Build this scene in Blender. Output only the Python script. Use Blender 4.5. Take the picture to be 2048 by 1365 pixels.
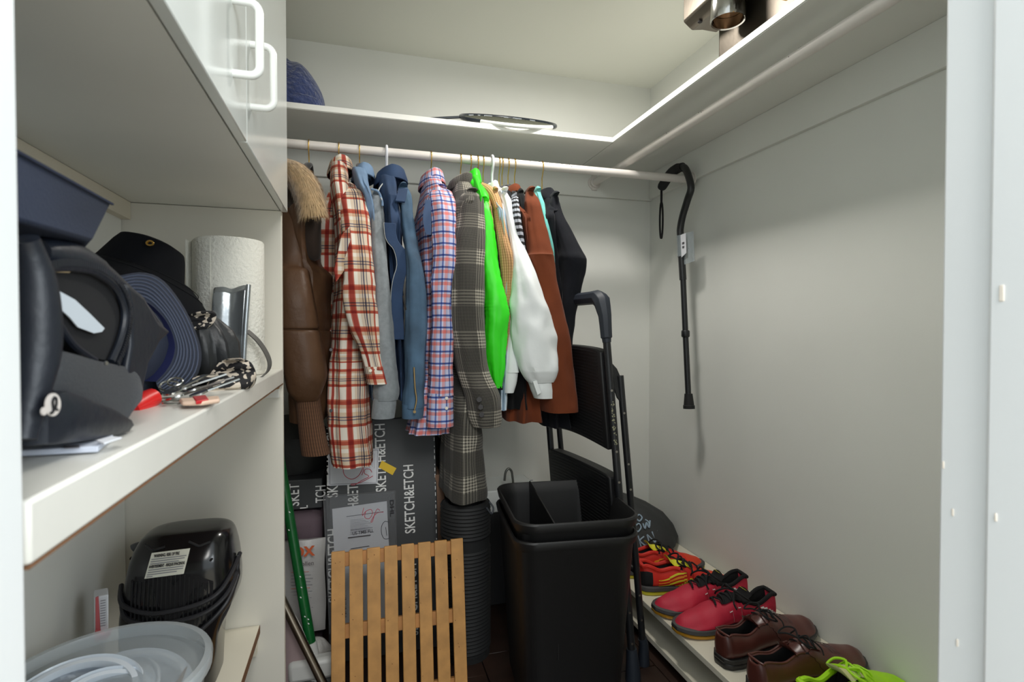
import bpy, bmesh, math, random
from mathutils import Vector, Matrix, noise, Euler
for o in list(bpy.data.objects): bpy.data.objects.remove(o)
random.seed(7)
SC = bpy.context.scene
COL = SC.collection
H = 0.94                       # camera height above the floor
F_PX = 1080.0
YAW = math.atan(312/1080); PIT = math.atan(20.5/1080*math.cos(YAW))
# ---------------------------------------------------------------- camera
cam_d = bpy.data.cameras.new('camera'); cam = bpy.data.objects.new('camera', cam_d); COL.objects.link(cam)
cam.location = (0, 0, H); cam.rotation_euler = (math.pi/2 - PIT, 0, -YAW)
cam_d.sensor_fit = 'HORIZONTAL'; cam_d.sensor_width = 36; cam_d.lens = 36*F_PX/2048
cam_d.clip_start = 0.02
cam_d.dof.use_dof = True; cam_d.dof.focus_distance = 1.7; cam_d.dof.aperture_fstop = 9.0
SC.camera = cam
# ---------------------------------------------------------------- light
w = bpy.data.worlds.new('hall_daylight'); SC.world = w; w.use_nodes = True
w.node_tree.nodes['Background'].inputs[0].default_value = (0.86, 0.95, 1.0, 1)
w.node_tree.nodes['Background'].inputs[1].default_value = 1.0
def lamp(name, kind, loc, energy, color, size, rot=(0, 0, 0)):
    d = bpy.data.lights.new(name, kind); d.energy = energy; d.color = color
    if kind == 'AREA': d.shape = 'DISK'; d.size = size
    else: d.shadow_soft_size = size
    o = bpy.data.objects.new(name, d); COL.objects.link(o); o.location = loc; o.rotation_euler = rot
    return o
lamp('ceiling_lamp', 'AREA', (0.60, 1.36, H+0.955), 5.4, (1.0, 0.96, 0.90), 0.16)
hw_ = lamp('hall_window', 'AREA', (1.35, -0.75, 1.45), 14.0, (0.88, 0.95, 1.0), 0.9)
hw_.rotation_euler = (Vector((-0.35, 0.9, 0.75)) - hw_.location).to_track_quat('-Z', 'Y').to_euler()
hl_ = lamp('hall_front_fill', 'AREA', (0.18, -0.95, 2.05), 16.0, (1.0, 0.98, 0.94), 0.8)  # added frontal fill through the doorway, not a known fixture
hl_.rotation_euler = (Vector((0.15, 1.4, 0.5)) - hl_.location).to_track_quat('-Z', 'Y').to_euler()
SC.view_settings.view_transform = 'Standard'; SC.view_settings.look = 'None'
SC.view_settings.gamma = 1.0; SC.view_settings.exposure = 0.53; SC.view_settings.use_curve_mapping = False

# ---------------------------------------------------------------- photograph -> place
_R = Vector((math.cos(YAW), -math.sin(YAW), 0)); _F0 = Vector((math.sin(YAW), math.cos(YAW), 0)); _Z = Vector((0, 0, 1))
_F = _F0*math.cos(PIT) - _Z*math.sin(PIT); _U = _F0*math.sin(PIT) + _Z*math.cos(PIT)
def at(u, v, x=None, y=None, z=None):
    """point where the sight line of photo pixel (u,v) meets the real plane x=, y= or z= (floor is z=0)"""
    d = _R*((u-1024)/F_PX) + _U*((682.5-v)/F_PX) + _F
    t = x/d.x if x is not None else y/d.y if y is not None else (z-H)/d.z
    return d*t + Vector((0, 0, H))

# ---------------------------------------------------------------- mesh builder
V = Vector
class MB:
    def __init__(s): s.v = []; s.f = []; s.uv = []; s.mi = []; s.m = 0
    def add(s, vs, fs, uvs=None):
        b = len(s.v); s.v += [V(p) for p in vs]
        for i, f in enumerate(fs):
            s.f.append([b+k for k in f]); s.uv.append(uvs[i] if uvs else None); s.mi.append(s.m)
        return s
    def box(s, lo, hi, M=None):
        (a, b, c), (d, e, f) = lo, hi
        vs = [V(p) for p in ((a,b,c),(d,b,c),(d,e,c),(a,e,c),(a,b,f),(d,b,f),(d,e,f),(a,e,f))]
        if M: vs = [M @ p for p in vs]
        fs = [(0,3,2,1),(4,5,6,7),(0,1,5,4),(1,2,6,5),(2,3,7,6),(3,0,4,7)]
        uvs = []
        for fc in fs:
            n = max(range(3), key=lambda k: -max(abs(vs[i][k]-vs[fc[0]][k]) for i in fc))
            k2 = [k for k in range(3) if k != n]
            uvs.append([(vs[i][k2[0]], vs[i][k2[1]]) for i in fc])
        return s.add(vs, fs, uvs)
    def loft(s, rings, cap=True, closed=True, uscale=None):
        n = len(rings[0]); vs = [p for r in rings for p in r]; fs = []; uvs = []
        acc = [0.0]
        for i in range(1, len(rings)):
            c0 = sum((V(p) for p in rings[i-1]), V())/n; c1 = sum((V(p) for p in rings[i]), V())/n
            acc.append(acc[-1] + (c1-c0).length)
        mid = rings[len(rings)//2]; us = [0.0]
        for k in range(n): us.append(us[-1] + (V(mid[(k+1) % n])-V(mid[k])).length)
        for i in range(len(rings)-1):
            for k in range(n if closed else n-1):
                k2 = (k+1) % n
                fs.append((i*n+k, i*n+k2, (i+1)*n+k2, (i+1)*n+k))
                uvs.append([(us[k], acc[i]), (us[k+1], acc[i]), (us[k+1], acc[i+1]), (us[k], acc[i+1])])
        if cap and closed:
            fs.append(tuple(reversed(range(n)))); uvs.append([(V(p).x, V(p).y) for p in reversed(rings[0])])
            L = len(rings)-1
            fs.append(tuple(L*n+k for k in range(n))); uvs.append([(V(p).x, V(p).y) for p in rings[L]])
        return s.add(vs, fs, uvs)
    def tube(s, path, r, n=8, cap=True, flat=None):
        path = [V(p) for p in path]; m = len(path); rings = []
        rr = r if isinstance(r, (list, tuple)) else [r]*m
        T = [(path[min(i+1, m-1)]-path[max(i-1, 0)]).normalized() for i in range(m)]
        ref = V((0, 0, 1)) if abs(T[0].z) < .9 else V((1, 0, 0))
        N = (ref - T[0]*ref.dot(T[0])).normalized()
        for i in range(m):
            N = (N - T[i]*N.dot(T[i])).normalized(); B = T[i].cross(N)
            fl = 1 if flat is None else flat
            rings.append([path[i] + (N*math.cos(a)*fl + B*math.sin(a))*rr[i] for a in [2*math.pi*k/n for k in range(n)]])
        return s.loft(rings, cap)
    def lathe(s, prof, c=(0, 0, 0), n=32, M=None, sx=1, sy=1):
        rings = []
        for r, z in prof:
            rings.append([V((c[0]+math.cos(2*math.pi*k/n)*r*sx, c[1]+math.sin(2*math.pi*k/n)*r*sy, c[2]+z)) for k in range(n)])
        if M: rings = [[M @ p for p in r] for r in rings]
        return s.loft(rings, True)
    def disc(s, c, r, nrm=(0, 0, 1), n=16, h=.002, ry=None):
        nrm = V(nrm).normalized(); a = nrm.orthogonal().normalized(); b = nrm.cross(a); c = V(c); ry = ry or r
        return s.loft([[c+nrm*t+a*math.cos(2*math.pi*k/n)*r+b*math.sin(2*math.pi*k/n)*ry for k in range(n)] for t in (0, h)])
    def poly(s, pts, off):
        """flat outline given thickness along vector off"""
        n = len(pts); pts = [V(p) for p in pts]; off = V(off)
        vs = pts + [p+off for p in pts]
        fs = [tuple(reversed(range(n))), tuple(range(n, 2*n))] + [(k, (k+1) % n, n+(k+1) % n, n+k) for k in range(n)]
        return s.add(vs, fs, [[(vs[i].x+vs[i].y*.3, vs[i].z) for i in f] for f in fs])
    def strip(s, path, wvec, t=.001):
        """flat band along path; wvec = width vector (or list), thickness t"""
        path = [V(p) for p in path]; m = len(path); rings = []
        for i in range(m):
            T = (path[min(i+1, m-1)]-path[max(i-1, 0)]).normalized()
            W = V(wvec[i] if isinstance(wvec, list) else wvec)/2; N = T.cross(W).normalized()*t/2
            p = path[i]; rings.append([p-W-N, p+W-N, p+W+N, p-W+N])
        return s.loft(rings)
def spline(pts, n):
    """Catmull-Rom through tuples of any length"""
    out = []; m = len(pts)
    for i in range(n):
        t = i*(m-1)/(n-1); k = min(int(t), m-2); q = t-k
        p = [pts[max(0, min(m-1, k+j))] for j in (-1, 0, 1, 2)]
        out.append(tuple(0.5*((2*b)+(-a+c)*q+(2*a-5*b+4*c-d)*q*q+(-a+3*b-3*c+d)*q**3) for a, b, c, d in zip(*p)))
    return out
def woff(o):
    t = V()
    while o is not None: t = t + o.location; o = o.parent
    return t
def tag(o, label=None, cat=None, group=None, kind=None):
    if label: o['label'] = label
    if cat: o['category'] = cat
    if group: o['group'] = group
    if kind: o['kind'] = kind
    return o
def thing(name, label, cat, loc=(0, 0, 0), group=None, rot=None):
    o = bpy.data.objects.new(name, None); COL.objects.link(o); o.location = loc; o.empty_display_size = .05
    if rot: o.rotation_euler = rot
    return tag(o, label, cat, group)
def mesh_of(name, mb, mats, smooth=True):
    me = bpy.data.meshes.new(name); me.from_pydata([tuple(p) for p in mb.v], [], mb.f)
    if any(u for u in mb.uv):
        lay = me.uv_layers.new(name='UVMap'); k = 0
        for f, u in zip(mb.f, mb.uv):
            for j in range(len(f)):
                if u: lay.data[k].uv = u[j]
                k += 1
    for m in (mats if isinstance(mats, (list, tuple)) else [mats]): me.materials.append(m)
    if any(mb.mi):
        for p, i in zip(me.polygons, mb.mi): p.material_index = i
    bm = bmesh.new(); bm.from_mesh(me); bmesh.ops.recalc_face_normals(bm, faces=bm.faces); bm.to_mesh(me); bm.free()
    if smooth:
        me.polygons.foreach_set('use_smooth', [True]*len(me.polygons))
        try: me.set_sharp_from_angle(angle=math.radians(42 if smooth is True else smooth))
        except Exception: pass
    me.update(); return me
def mk(name, mb, mats, parent=None, smooth=True, bevel=0, seg=2, sub=0, local=False, label=None, cat=None, group=None, kind=None, solid=0):
    """ONE mesh object; vertices come in place coordinates unless local"""
    if parent is None and mb.v and not local:
        lo = V((min(p.x for p in mb.v), min(p.y for p in mb.v), min(p.z for p in mb.v))); hi = V((max(p.x for p in mb.v), max(p.y for p in mb.v), 0))
        org = V(((lo.x+hi.x)/2, (lo.y+hi.y)/2, lo.z)); mb.v = [p-org for p in mb.v]
    else: org = V()
    o = bpy.data.objects.new(name, mesh_of(name, mb, mats, smooth)); COL.objects.link(o)
    if parent is not None:
        o.parent = parent
        if not local: o.location = -woff(parent)
    else: o.location = org
    if solid:
        m = o.modifiers.new('solid', 'SOLIDIFY'); m.thickness = solid; m.offset = 0
    if bevel:
        m = o.modifiers.new('bevel', 'BEVEL'); m.width = bevel; m.segments = seg; m.limit_method = 'ANGLE'; m.angle_limit = math.radians(40)
    if sub:
        m = o.modifiers.new('sub', 'SUBSURF'); m.levels = sub; m.render_levels = sub
    return tag(o, label, cat, group, kind)
def copy_thing(o, parent=None):
    c = o.copy(); COL.objects.link(c)
    if parent is not None: c.parent = parent
    for ch in [k for k in bpy.data.objects if k.parent == o]: copy_thing(ch, c)
    return c
def text(name, s, size, M, mat, parent, sx=1.0, align='CENTER', bold=0.0, local=False):
    """printed word as a thin flat mesh; M maps the text plane into the place"""
    cu = bpy.data.curves.new(name, 'FONT'); cu.body = s; cu.size = size; cu.align_x = align; cu.align_y = 'CENTER'
    cu.extrude = 0.0003; cu.offset = bold; cu.resolution_u = 3
    t = bpy.data.objects.new(name, cu); me = bpy.data.meshes.new_from_object(t)
    bpy.data.objects.remove(t); bpy.data.curves.remove(cu)
    me.transform(M @ Matrix.Diagonal((sx, 1, 1, 1))); me.materials.clear(); me.materials.append(mat)
    o = bpy.data.objects.new(name, me); COL.objects.link(o); o.parent = parent
    if not local: o.location = -woff(parent)
    return o
def frame(o, ex, ey):
    """matrix with origin o, x axis ex, y axis ey"""
    ex = V(ex).normalized(); ey = V(ey); ey = (ey-ex*ey.dot(ex)).normalized(); ez = ex.cross(ey)
    M = Matrix((ex, ey, ez)).transposed().to_4x4(); M.translation = V(o); return M

# ---------------------------------------------------------------- materials
MATS = {}
def s2l(c):
    return tuple((x/255/12.92 if x/255 <= .04045 else ((x/255+.055)/1.055)**2.4) for x in c)
def mat(name, rgb, rough=.6, metal=0, bump=None, var=None, spec=.5, coat=0, sheen=0, trans=0, alpha=1, aniso=None):
    """rgb is sRGB 0-255; bump=(scale,strength[,distance]); var=(scale,amount) gentle tone variation"""
    if name in MATS: return MATS[name]
    m = bpy.data.materials.new(name); m.use_nodes = True; nt = m.node_tree; b = nt.nodes['Principled BSDF']; MATS[name] = m
    c = s2l(rgb); b.inputs['Base Color'].default_value = (*c, 1); b.inputs['Roughness'].default_value = rough
    b.inputs['Metallic'].default_value = metal; b.inputs['Specular IOR Level'].default_value = spec
    b.inputs['Coat Weight'].default_value = coat; b.inputs['Sheen Weight'].default_value = sheen
    b.inputs['Transmission Weight'].default_value = trans; b.inputs['Alpha'].default_value = alpha
    tc = nt.nodes.new('ShaderNodeTexCoord')
    if var:
        n = nt.nodes.new('ShaderNodeTexNoise'); n.inputs['Scale'].default_value = var[0]; n.inputs['Detail'].default_value = 5
        nt.links.new(tc.outputs['Object'], n.inputs['Vector'])
        r = nt.nodes.new('ShaderNodeValToRGB'); r.color_ramp.elements[0].position = .3; r.color_ramp.elements[1].position = .7
        k = var[1]; r.color_ramp.elements[0].color = (*[x*(1-k) for x in c], 1); r.color_ramp.elements[1].color = (*[min(1, x*(1+k)) for x in c], 1)
        nt.links.new(n.outputs['Fac'], r.inputs[0]); nt.links.new(r.outputs[0], b.inputs['Base Color'])
    if bump:
        n = nt.nodes.new('ShaderNodeTexNoise'); n.inputs['Scale'].default_value = bump[0]; n.inputs['Detail'].default_value = 6
        if aniso:
            mp = nt.nodes.new('ShaderNodeMapping'); mp.inputs['Scale'].default_value = aniso
            nt.links.new(tc.outputs['Object'], mp.inputs['Vector']); nt.links.new(mp.outputs[0], n.inputs['Vector'])
        else: nt.links.new(tc.outputs['Object'], n.inputs['Vector'])
        bp = nt.nodes.new('ShaderNodeBump'); bp.inputs['Strength'].default_value = bump[1]; bp.inputs['Distance'].default_value = bump[2] if len(bump) > 2 else .002
        nt.links.new(n.outputs['Fac'], bp.inputs['Height']); nt.links.new(bp.outputs[0], b.inputs['Normal'])
    return m
def ramp_of(nt, sock, stops):
    r = nt.nodes.new('ShaderNodeValToRGB'); r.color_ramp.interpolation = 'CONSTANT'; e = r.color_ramp.elements
    e[0].position = stops[0][0]; e[0].color = (*s2l(stops[0][1]), 1)
    e[1].position = stops[1][0]; e[1].color = (*s2l(stops[1][1]), 1)
    for p, c in stops[2:]:
        x = e.new(p); x.color = (*s2l(c), 1)
    nt.links.new(sock, r.inputs[0]); return r
def mnode(nt, op, a, b=None):
    n = nt.nodes.new('ShaderNodeMath'); n.operation = op
    for i, q in enumerate((a, b)):
        if q is None: continue
        if isinstance(q, (int, float)): n.inputs[i].default_value = q
        else: nt.links.new(q, n.inputs[i])
    return n.outputs[0]
def plaid(name, pu, su, pv, sv, rough=.85, mode='MULTIPLY', fac=1.0, weave=None):
    """woven check from UV in metres: warp stripes su with period pu, weft stripes sv with period pv"""
    m = mat(name, (200, 200, 200), rough, bump=(900, .25, .0008)); nt = m.node_tree; b = nt.nodes['Principled BSDF']
    uv = nt.nodes.new('ShaderNodeUVMap'); sp = nt.nodes.new('ShaderNodeSeparateXYZ'); nt.links.new(uv.outputs[0], sp.inputs[0])
    fu = mnode(nt, 'FRACT', mnode(nt, 'DIVIDE', sp.outputs[0], pu)); fv = mnode(nt, 'FRACT', mnode(nt, 'DIVIDE', sp.outputs[1], pv))
    a, c = ramp_of(nt, fu, su), ramp_of(nt, fv, sv)
    mx = nt.nodes.new('ShaderNodeMix'); mx.data_type = 'RGBA'; mx.blend_type = mode; mx.inputs[0].default_value = fac
    nt.links.new(a.outputs[0], mx.inputs[6]); nt.links.new(c.outputs[0], mx.inputs[7])
    nt.links.new(mx.outputs[2], b.inputs['Base Color']); return m
# ================================================================ STRUCTURE
W = 1.173; D = 2.0; CEIL = H + 1.0; XL = -0.47
M_wall = mat('wall_paint', (227, 228, 222), .75, bump=(260, .12, .001), var=(3, .025))
M_ceil = mat('ceiling_paint', (226, 227, 218), .8, bump=(200, .12, .001))
M_mel = mat('white_melamine', (232, 232, 226), .42, bump=(60, .03), var=(4, .03))
M_melg = mat('white_gloss_door', (232, 236, 233), .16, var=(3, .015))
M_trim = mat('white_gloss_trim', (232, 234, 234), .35, bump=(40, .06, .002))
M_edge = mat('brown_board_edge', (120, 84, 56), .8)
M_rod = mat('painted_rod', (222, 216, 210), .4, var=(20, .03))
M_dark = mat('black_mark', (28, 24, 24), .8)
M_plank = mat('dark_wood_plank', (50, 34, 27), .45, bump=(90, .2, .001), var=(14, .35), aniso=(1, .08, 1))

def structure(name, mb, m, parent=None, **k): return mk(name, mb, m, parent, kind='structure', **k)
structure('floor', MB().box((-1.8, -2.4, -.06), (2.2, .205, -.002)), mat('hall_bounce_floor', (206, 196, 178), .95, bump=(300, .6)))  # unseen hall floor, made pale to bounce light up under the shelves
fl = structure('floor', MB().box((XL-.13, .206, -.06), (W+.1, D+.1, -.012)), mat('subfloor', (30, 22, 18), .9))
y0 = -.9; i = 0
for k in range(12):
    xa = XL-.12 + k*.155; xb = min(xa + .153, W+.09)
    for (a, b) in ((.207, .35+.11*(k % 3)), (.353+.11*(k % 3), 1.33+.09*(k % 4)), (1.333+.09*(k % 4), 2.1)):
        mk('floor_plank', MB().box((xa, a, -.012), (xb, b, 0)), M_plank, fl, bevel=.0012, seg=1)
structure('ceiling', MB().box((XL-.13, .19, CEIL), (W+.1, D+.1, CEIL+.08)), M_ceil)
structure('wall_back', MB().box((XL-.13, D, 0), (W+.1, D+.1, CEIL)), M_wall)
structure('wall_right', MB().box((W, .19, 0), (W+.1, D, CEIL)), M_wall)
structure('wall_left', MB().box((XL-.13, .19, 0), (XL, D, CEIL)), M_wall)
structure('wall_front', MB().box((XL-.13, .20, 0), (-.175, .30, CEIL)).box((.46, .20, 0), (W+.1, .30, CEIL)).box((-.175, .20, H+.98), (.46, .30, CEIL)), M_wall)
structure('trim_1', MB().box((-.175, .185, 0), (-.153, .312, H+.98)), M_trim, bevel=.002)
tr = structure('trim_2', MB().box((.439, .185, 0), (.461, .312, H+.98)), M_trim, bevel=.002)
mk('door_stop', MB().box((.4325, .185, 0), (.439, .2765, H+.97)), M_trim, tr, bevel=.003)
M_chip = mat('chipped_paint', (238, 228, 214), .8)
for (u, v, s) in ((2004, 586, .006), (1992, 1035, .003), (1887, 930, .003), (1906, 1025, .003), (1915, 1286, .003)):
    x = .4325 if u > 1990 else .439
    p = at(u, v, x=x)
    mk('paint_chip', MB().box((p.x-.0008, p.y-s*.25, p.z-s), (p.x+.001, p.y+s*.25, p.z+s*.9)), M_chip, tr, bevel=.0005)
structure('trim_3', MB().box((XL, D-.014, H+.536), (W, D, H+.645)), M_wall, bevel=.0015)
structure('trim_4', MB().box((W-.014, .32, H+.541), (W, D-.014, H+.645)), M_wall, bevel=.0015)

# ---------------------------------------------------------------- closet shelves, rods
bs = thing('closet_shelf', 'long white wall shelf on the back wall carrying the badminton racket', 'shelf', (.2, 1.85, H+.645))
XS = .848; YS = 1.692
mk('shelf_board', MB().box((XL, YS, H+.645), (XS-.001, D, H+.663)), M_mel, bs, bevel=.001)
mk('edge_band', MB().box((XL, YS-.0025, H+.6465), (XS-.001, YS, H+.663)), mat('edge_white', (242, 242, 236), .3), bs, bevel=.0006)
rs = thing('closet_shelf', 'white wall shelf along the right wall carrying the chrome machine', 'shelf', (1.0, 1.2, H+.645))
mk('shelf_board', MB().box((XS+.001, .32, H+.645), (W, D, H+.663)), M_mel, rs, bevel=.001)
mk('edge_band', MB().box((XS-.0015, .32, H+.6465), (XS+.001, YS-.002, H+.663)), MATS['edge_white'], rs, bevel=.0006)
def rod(a, b, label):
    a = V(a); b = V(b); c = (a+b)/2
    t = thing('closet_rod', label, 'clothes rail', c)
    mk('rail', MB().tube([a, a.lerp(b, .5), b], .0135, 20), M_rod, t)
    dr = (b-a).normalized()
    for p, s in ((a, 1), (b, -1)):
        mk('socket', MB().tube([p, p+dr*s*.004, p+dr*s*.0041, p+dr*s*.014], [.027, .027, .02, .019], 20), M_rod, t)
    # worn paint scratches
    sc = MB()
    for k in range(26):
        f = random.choice((.63, .645, .66, .70, .71)) + random.uniform(-.01, .012) if abs(dr.x) > .5 else random.choice((.32, .42, .43, .59, .62, .63)) + random.uniform(-.008, .008)
        p = a.lerp(b, f); ang = random.uniform(.2, 2.4)
        q = V((0, 0, 1))*math.sin(ang) + (V((0, -1, 0)) if abs(dr.x) > .5 else V((-1, 0, 0)))*math.cos(ang)
        sc.disc(p+q*.0133, random.uniform(.0012, .003), q, 6, .0004, random.uniform(.0008, .0016))
    mk('scratch', sc, M_dark, t, kind='stuff')
    return t
ROD_Y = 1.69; ROD_Z = H+.543
rod((XL, ROD_Y, ROD_Z), (W-.014, ROD_Y, ROD_Z), 'white closet rail under the back shelf holding all the clothes')
ZR2 = H+.590
pa = at(1241, 334, z=ZR2); pb = at(1772, 2, z=ZR2)
xr = (pa.x+pb.x)/2
rod((xr, D-.014, ZR2), (xr, .32, ZR2), 'empty white closet rail under the right wall shelf')
tag(mk('rail_bracket', MB().box((xr-.012, D-.02, ZR2-.03), (xr+.012, D-.0145, ZR2+.03)), M_rod, bevel=.002), 'small white bracket plate on the back wall cleat behind the rails', 'bracket')
print('right rod x', pa, pb)
cl = thing('ceiling_light', 'round flush white ceiling light in the middle of the closet', 'lamp', (.60, 1.36, CEIL))
mk('base_plate', MB().lathe([(.0, .0), (.085, .0), (.09, -.006), (.085, -.03), (0, -.03)], (.60, 1.36, CEIL), 32), M_trim, cl)

# ---------------------------------------------------------------- left cabinet unit
ZU = H+.268; YE = 1.30; XF = -.156
uc = thing('wall_cabinet', 'white gloss upper cabinet with D handles above the open shelves', 'cabinet', (-.31, .8, ZU))
cb = MB(); cb.box((XL, .322, ZU), (XF-.006, YE+.012, ZU+.018)); cb.box((XL, YE-.006, ZU+.018), (XF-.006, YE+.012, CEIL)); cb.box((XL, .322, ZU+.018), (XF-.006, .34, CEIL)); cb.box((XL, .34, ZU+.018), (XL+.01, YE-.006, CEIL))
mk('carcass', cb, M_mel, uc)
YSM = .842
def door(a, b):
    return mk('door', MB().box((XF-.004, a, ZU-.001), (-.1465, b, CEIL-.004)), M_melg, uc, bevel=.0015)
d1 = door(.325, YSM-.0015); d2 = door(YSM+.0015, YE+.012)
M_plas = mat('white_plastic_handle', (238, 240, 236), .22)
def dhandle(y, zb, zt, par):
    x = -.1465; pts = []
    r = .012; o = .031
    pts.append((x-.002, y, zb))
    for k in range(7):
        a = math.pi/2*k/6; pts.append((x+o-r+r*math.sin(a), y, zb+r-r*math.cos(a)))
    for k in range(7):
        a = math.pi/2*k/6; pts.append((x+o-r+r*math.cos(a), y, zt-r+r*math.sin(a)))
    pts.append((x-.002, y, zt))
    mk('handle', MB().tube(pts, .0052, 14), M_plas, par)
for (u, vb, vt, dd) in ((466, 147, 3, d1), (502, 214, 92, d2)):
    p = at(u, vb, x=-.1465); q = at(u, vt, x=-.1465)
    dhandle(p.y, p.z, q.z, dd); print('handle', p, q)
mk('cleat', MB().box((XL+.001, .33, H+.231), (-.447, YE-.001, ZU-.0005)), mat('cream_cleat', (222, 214, 196), .6), uc, bevel=.001)

ou = thing('shelving_unit', 'white open melamine shelving unit along the left wall', 'shelving', (-.31, .8, 0))
mk('end_panel', MB().box((XL, YE, 0), (XF-.002, YE+.017, ZU-.001)), mat('cream_panel', (226, 222, 210), .5, var=(3, .03)), ou, bevel=.001)
mk('back_panel', MB().box((XL, .322, 0), (XL+.006, YE-.003, ZU-.001)), M_mel, ou)
ZM = H-.084; ZL = H-.654
sm = mk('shelf', MB().box((XL+.007, .322, ZM-.033), (XF, YE-.001, ZM)), mat('worn_white_shelf', (230, 228, 220), .35, var=(9, .05), bump=(30, .05)), ou, bevel=.0025)
mk('raw_edge', MB().box((XL+.007, .322, ZM-.0346), (XF-.0005, YE-.001, ZM-.033)), M_edge, sm)
mk('shelf_cleat', MB().box((XL+.007, YE-.014, ZM-.063), (XF-.008, YE-.0005, ZM-.036)), M_mel, ou, bevel=.001)
brk = MB()
brk.lathe([(.0, -.004), (.009, -.003), (.011, 0), (.008, .004), (0, .005)], (XF-.018, YE-.02, ZM-.04), 9, sx=1.1)
mk('broken_chipboard', brk, mat('chipboard', (186, 142, 82), .9, bump=(500, .8)), ou)
sl = mk('shelf', MB().box((XL+.007, .322, ZL-.018), (-.209, YE-.001, ZL)), mat('cream_shelf', (226, 220, 202), .5, var=(5, .03)), ou, bevel=.001)
mk('raw_edge', MB().box((-.209, .322, ZL-.018), (-.2082, YE-.001, ZL-.0005)), M_edge, sl)
mk('shelf_cleat', MB().box((XL+.007, YE-.02, ZL-.06), (-.214, YE-.0005, ZL-.019)), MATS['cream_shelf'], ou, bevel=.001)

# ---------------------------------------------------------------- shoe rack
ZR = H-.807
sr = thing('shoe_rack', 'low white two-tier shoe rack along the right wall', 'shoe rack', (1.0, 1.2, 0))
mk('top_shelf', MB().box((.822, .45, ZR-.016), (W-.002, 1.99, ZR)), MATS['cream_shelf'], sr, bevel=.0015)
xb = at(1284, 1221, z=H-.89); print('rack rear', xb)
mk('lower_shelf', MB().box((.822, .45, .028), (.925, 1.99, .044)), MATS['cream_shelf'], sr, bevel=.0015)
for y in (.46, 1.97): mk('side', MB().box((.835, y, 0), (W-.004, y+.016, ZR-.0165)), MATS['cream_shelf'], sr)
mk('rear_rail', MB().box((W-.02, .476, .03), (W-.004, 1.97, ZR-.0165)), MATS['cream_shelf'], sr)
# ================================================================ CLOTHES ON THE RAIL
def cloth(name, rgb, rough=.9, scale=700, strength=.35, sheen=.15, var=(25, .08)):
    return mat(name, rgb, rough, bump=(scale, strength, .0012), sheen=sheen, var=var, spec=.25)
CREAM = (240, 236, 229)
M_redplaid = plaid('red_plaid_flannel', .088, [(0, CREAM), (.17, (202, 124, 108)), (.20, (166, 66, 56)), (.34, (202, 124, 108)), (.37, CREAM), (.47, (224, 208, 192)), (.56, (120, 112, 124)), (.585, (222, 208, 190)), (.61, (96, 92, 112)), (.65, (222, 208, 190)), (.70, (120, 112, 124)), (.725, (224, 208, 192)), (.84, (188, 92, 72)), (.93, CREAM)],
                   .105, [(0, CREAM), (.18, (206, 126, 104)), (.22, (184, 86, 66)), (.31, (220, 190, 168)), (.40, CREAM), (.5, (226, 208, 186)), (.60, (128, 124, 140)), (.635, (226, 208, 186)), (.67, (128, 124, 140)), (.70, (226, 208, 186)), (.80, (186, 92, 72)), (.87, CREAM)])
M_blueplaid = plaid('blue_pink_plaid', .030, [(0, (224, 226, 240)), (.22, (112, 132, 186)), (.38, (224, 226, 240)), (.52, (234, 180, 178)), (.80, (196, 200, 224)), (.9, (224, 226, 240))],
                    .032, [(0, (222, 224, 240)), (.24, (86, 108, 168)), (.40, (222, 224, 240)), (.54, (238, 166, 160)), (.82, (222, 224, 240))])
def glen():
    m = mat('glen_check_wool', (90, 90, 88), .95, bump=(900, .4, .001), sheen=.1, spec=.2); nt = m.node_tree; b = nt.nodes['Principled BSDF']
    uv = nt.nodes.new('ShaderNodeUVMap'); sp = nt.nodes.new('ShaderNodeSeparateXYZ'); nt.links.new(uv.outputs[0], sp.inputs[0])
    def st(sock, per, duty): return mnode(nt, 'LESS_THAN', mnode(nt, 'FRACT', mnode(nt, 'DIVIDE', sock, per)), duty)
    fu, fv = st(sp.outputs[0], .0085, .5), st(sp.outputs[1], .0085, .5)
    gu, gv = st(sp.outputs[0], .0034, .35), st(sp.outputs[1], .0034, .35)
    bu, bv = st(sp.outputs[0], .090, .42), st(sp.outputs[1], .112, .42)
    tooth = mnode(nt, 'MULTIPLY', mnode(nt, 'ADD', fu, fv), .5)
    both = mnode(nt, 'MULTIPLY', bu, bv)
    lines = mnode(nt, 'ADD', mnode(nt, 'MULTIPLY', mnode(nt, 'MULTIPLY', fu, bu), .36), mnode(nt, 'MULTIPLY', mnode(nt, 'MULTIPLY', fv, bv), .36))
    plain = mnode(nt, 'MULTIPLY', mnode(nt, 'ADD', gu, gv), .17)
    h = mnode(nt, 'MAXIMUM', mnode(nt, 'MAXIMUM', mnode(nt, 'MULTIPLY', tooth, both), mnode(nt, 'MULTIPLY', lines, .8)), plain)
    r = nt.nodes.new('ShaderNodeValToRGB'); r.color_ramp.elements[0].color = (*s2l((24, 24, 26)), 1); r.color_ramp.elements[1].color = (*s2l((176, 170, 156)), 1)
    nt.links.new(h, r.inputs[0]); nt.links.new(r.outputs[0], b.inputs['Base Color']); return m
M_glen = glen()
M_puff = mat('brown_puffer_nylon', (80, 56, 38), .5, bump=(40, .5, .004), var=(8, .1), spec=.3)
M_ribbrown = plaid('brown_rib_knit', .006, [(0, (100, 68, 46)), (.55, (66, 44, 30))], .01, [(0, (255, 255, 255)), (.5, (246, 246, 246))], .95)
M_fur = cloth('pale_fur', (196, 168, 128), .9, 300, .5, .5, (60, .25))
M_hooddark = cloth('dark_lining', (44, 34, 28))
M_grey = cloth('grey_fleece', (132, 138, 142), .95, 500, .4, .2, (90, .12))
M_ltdenim = mat('light_denim', (112, 138, 168), .85, bump=(500, .4, .001), var=(18, .18))
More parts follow.
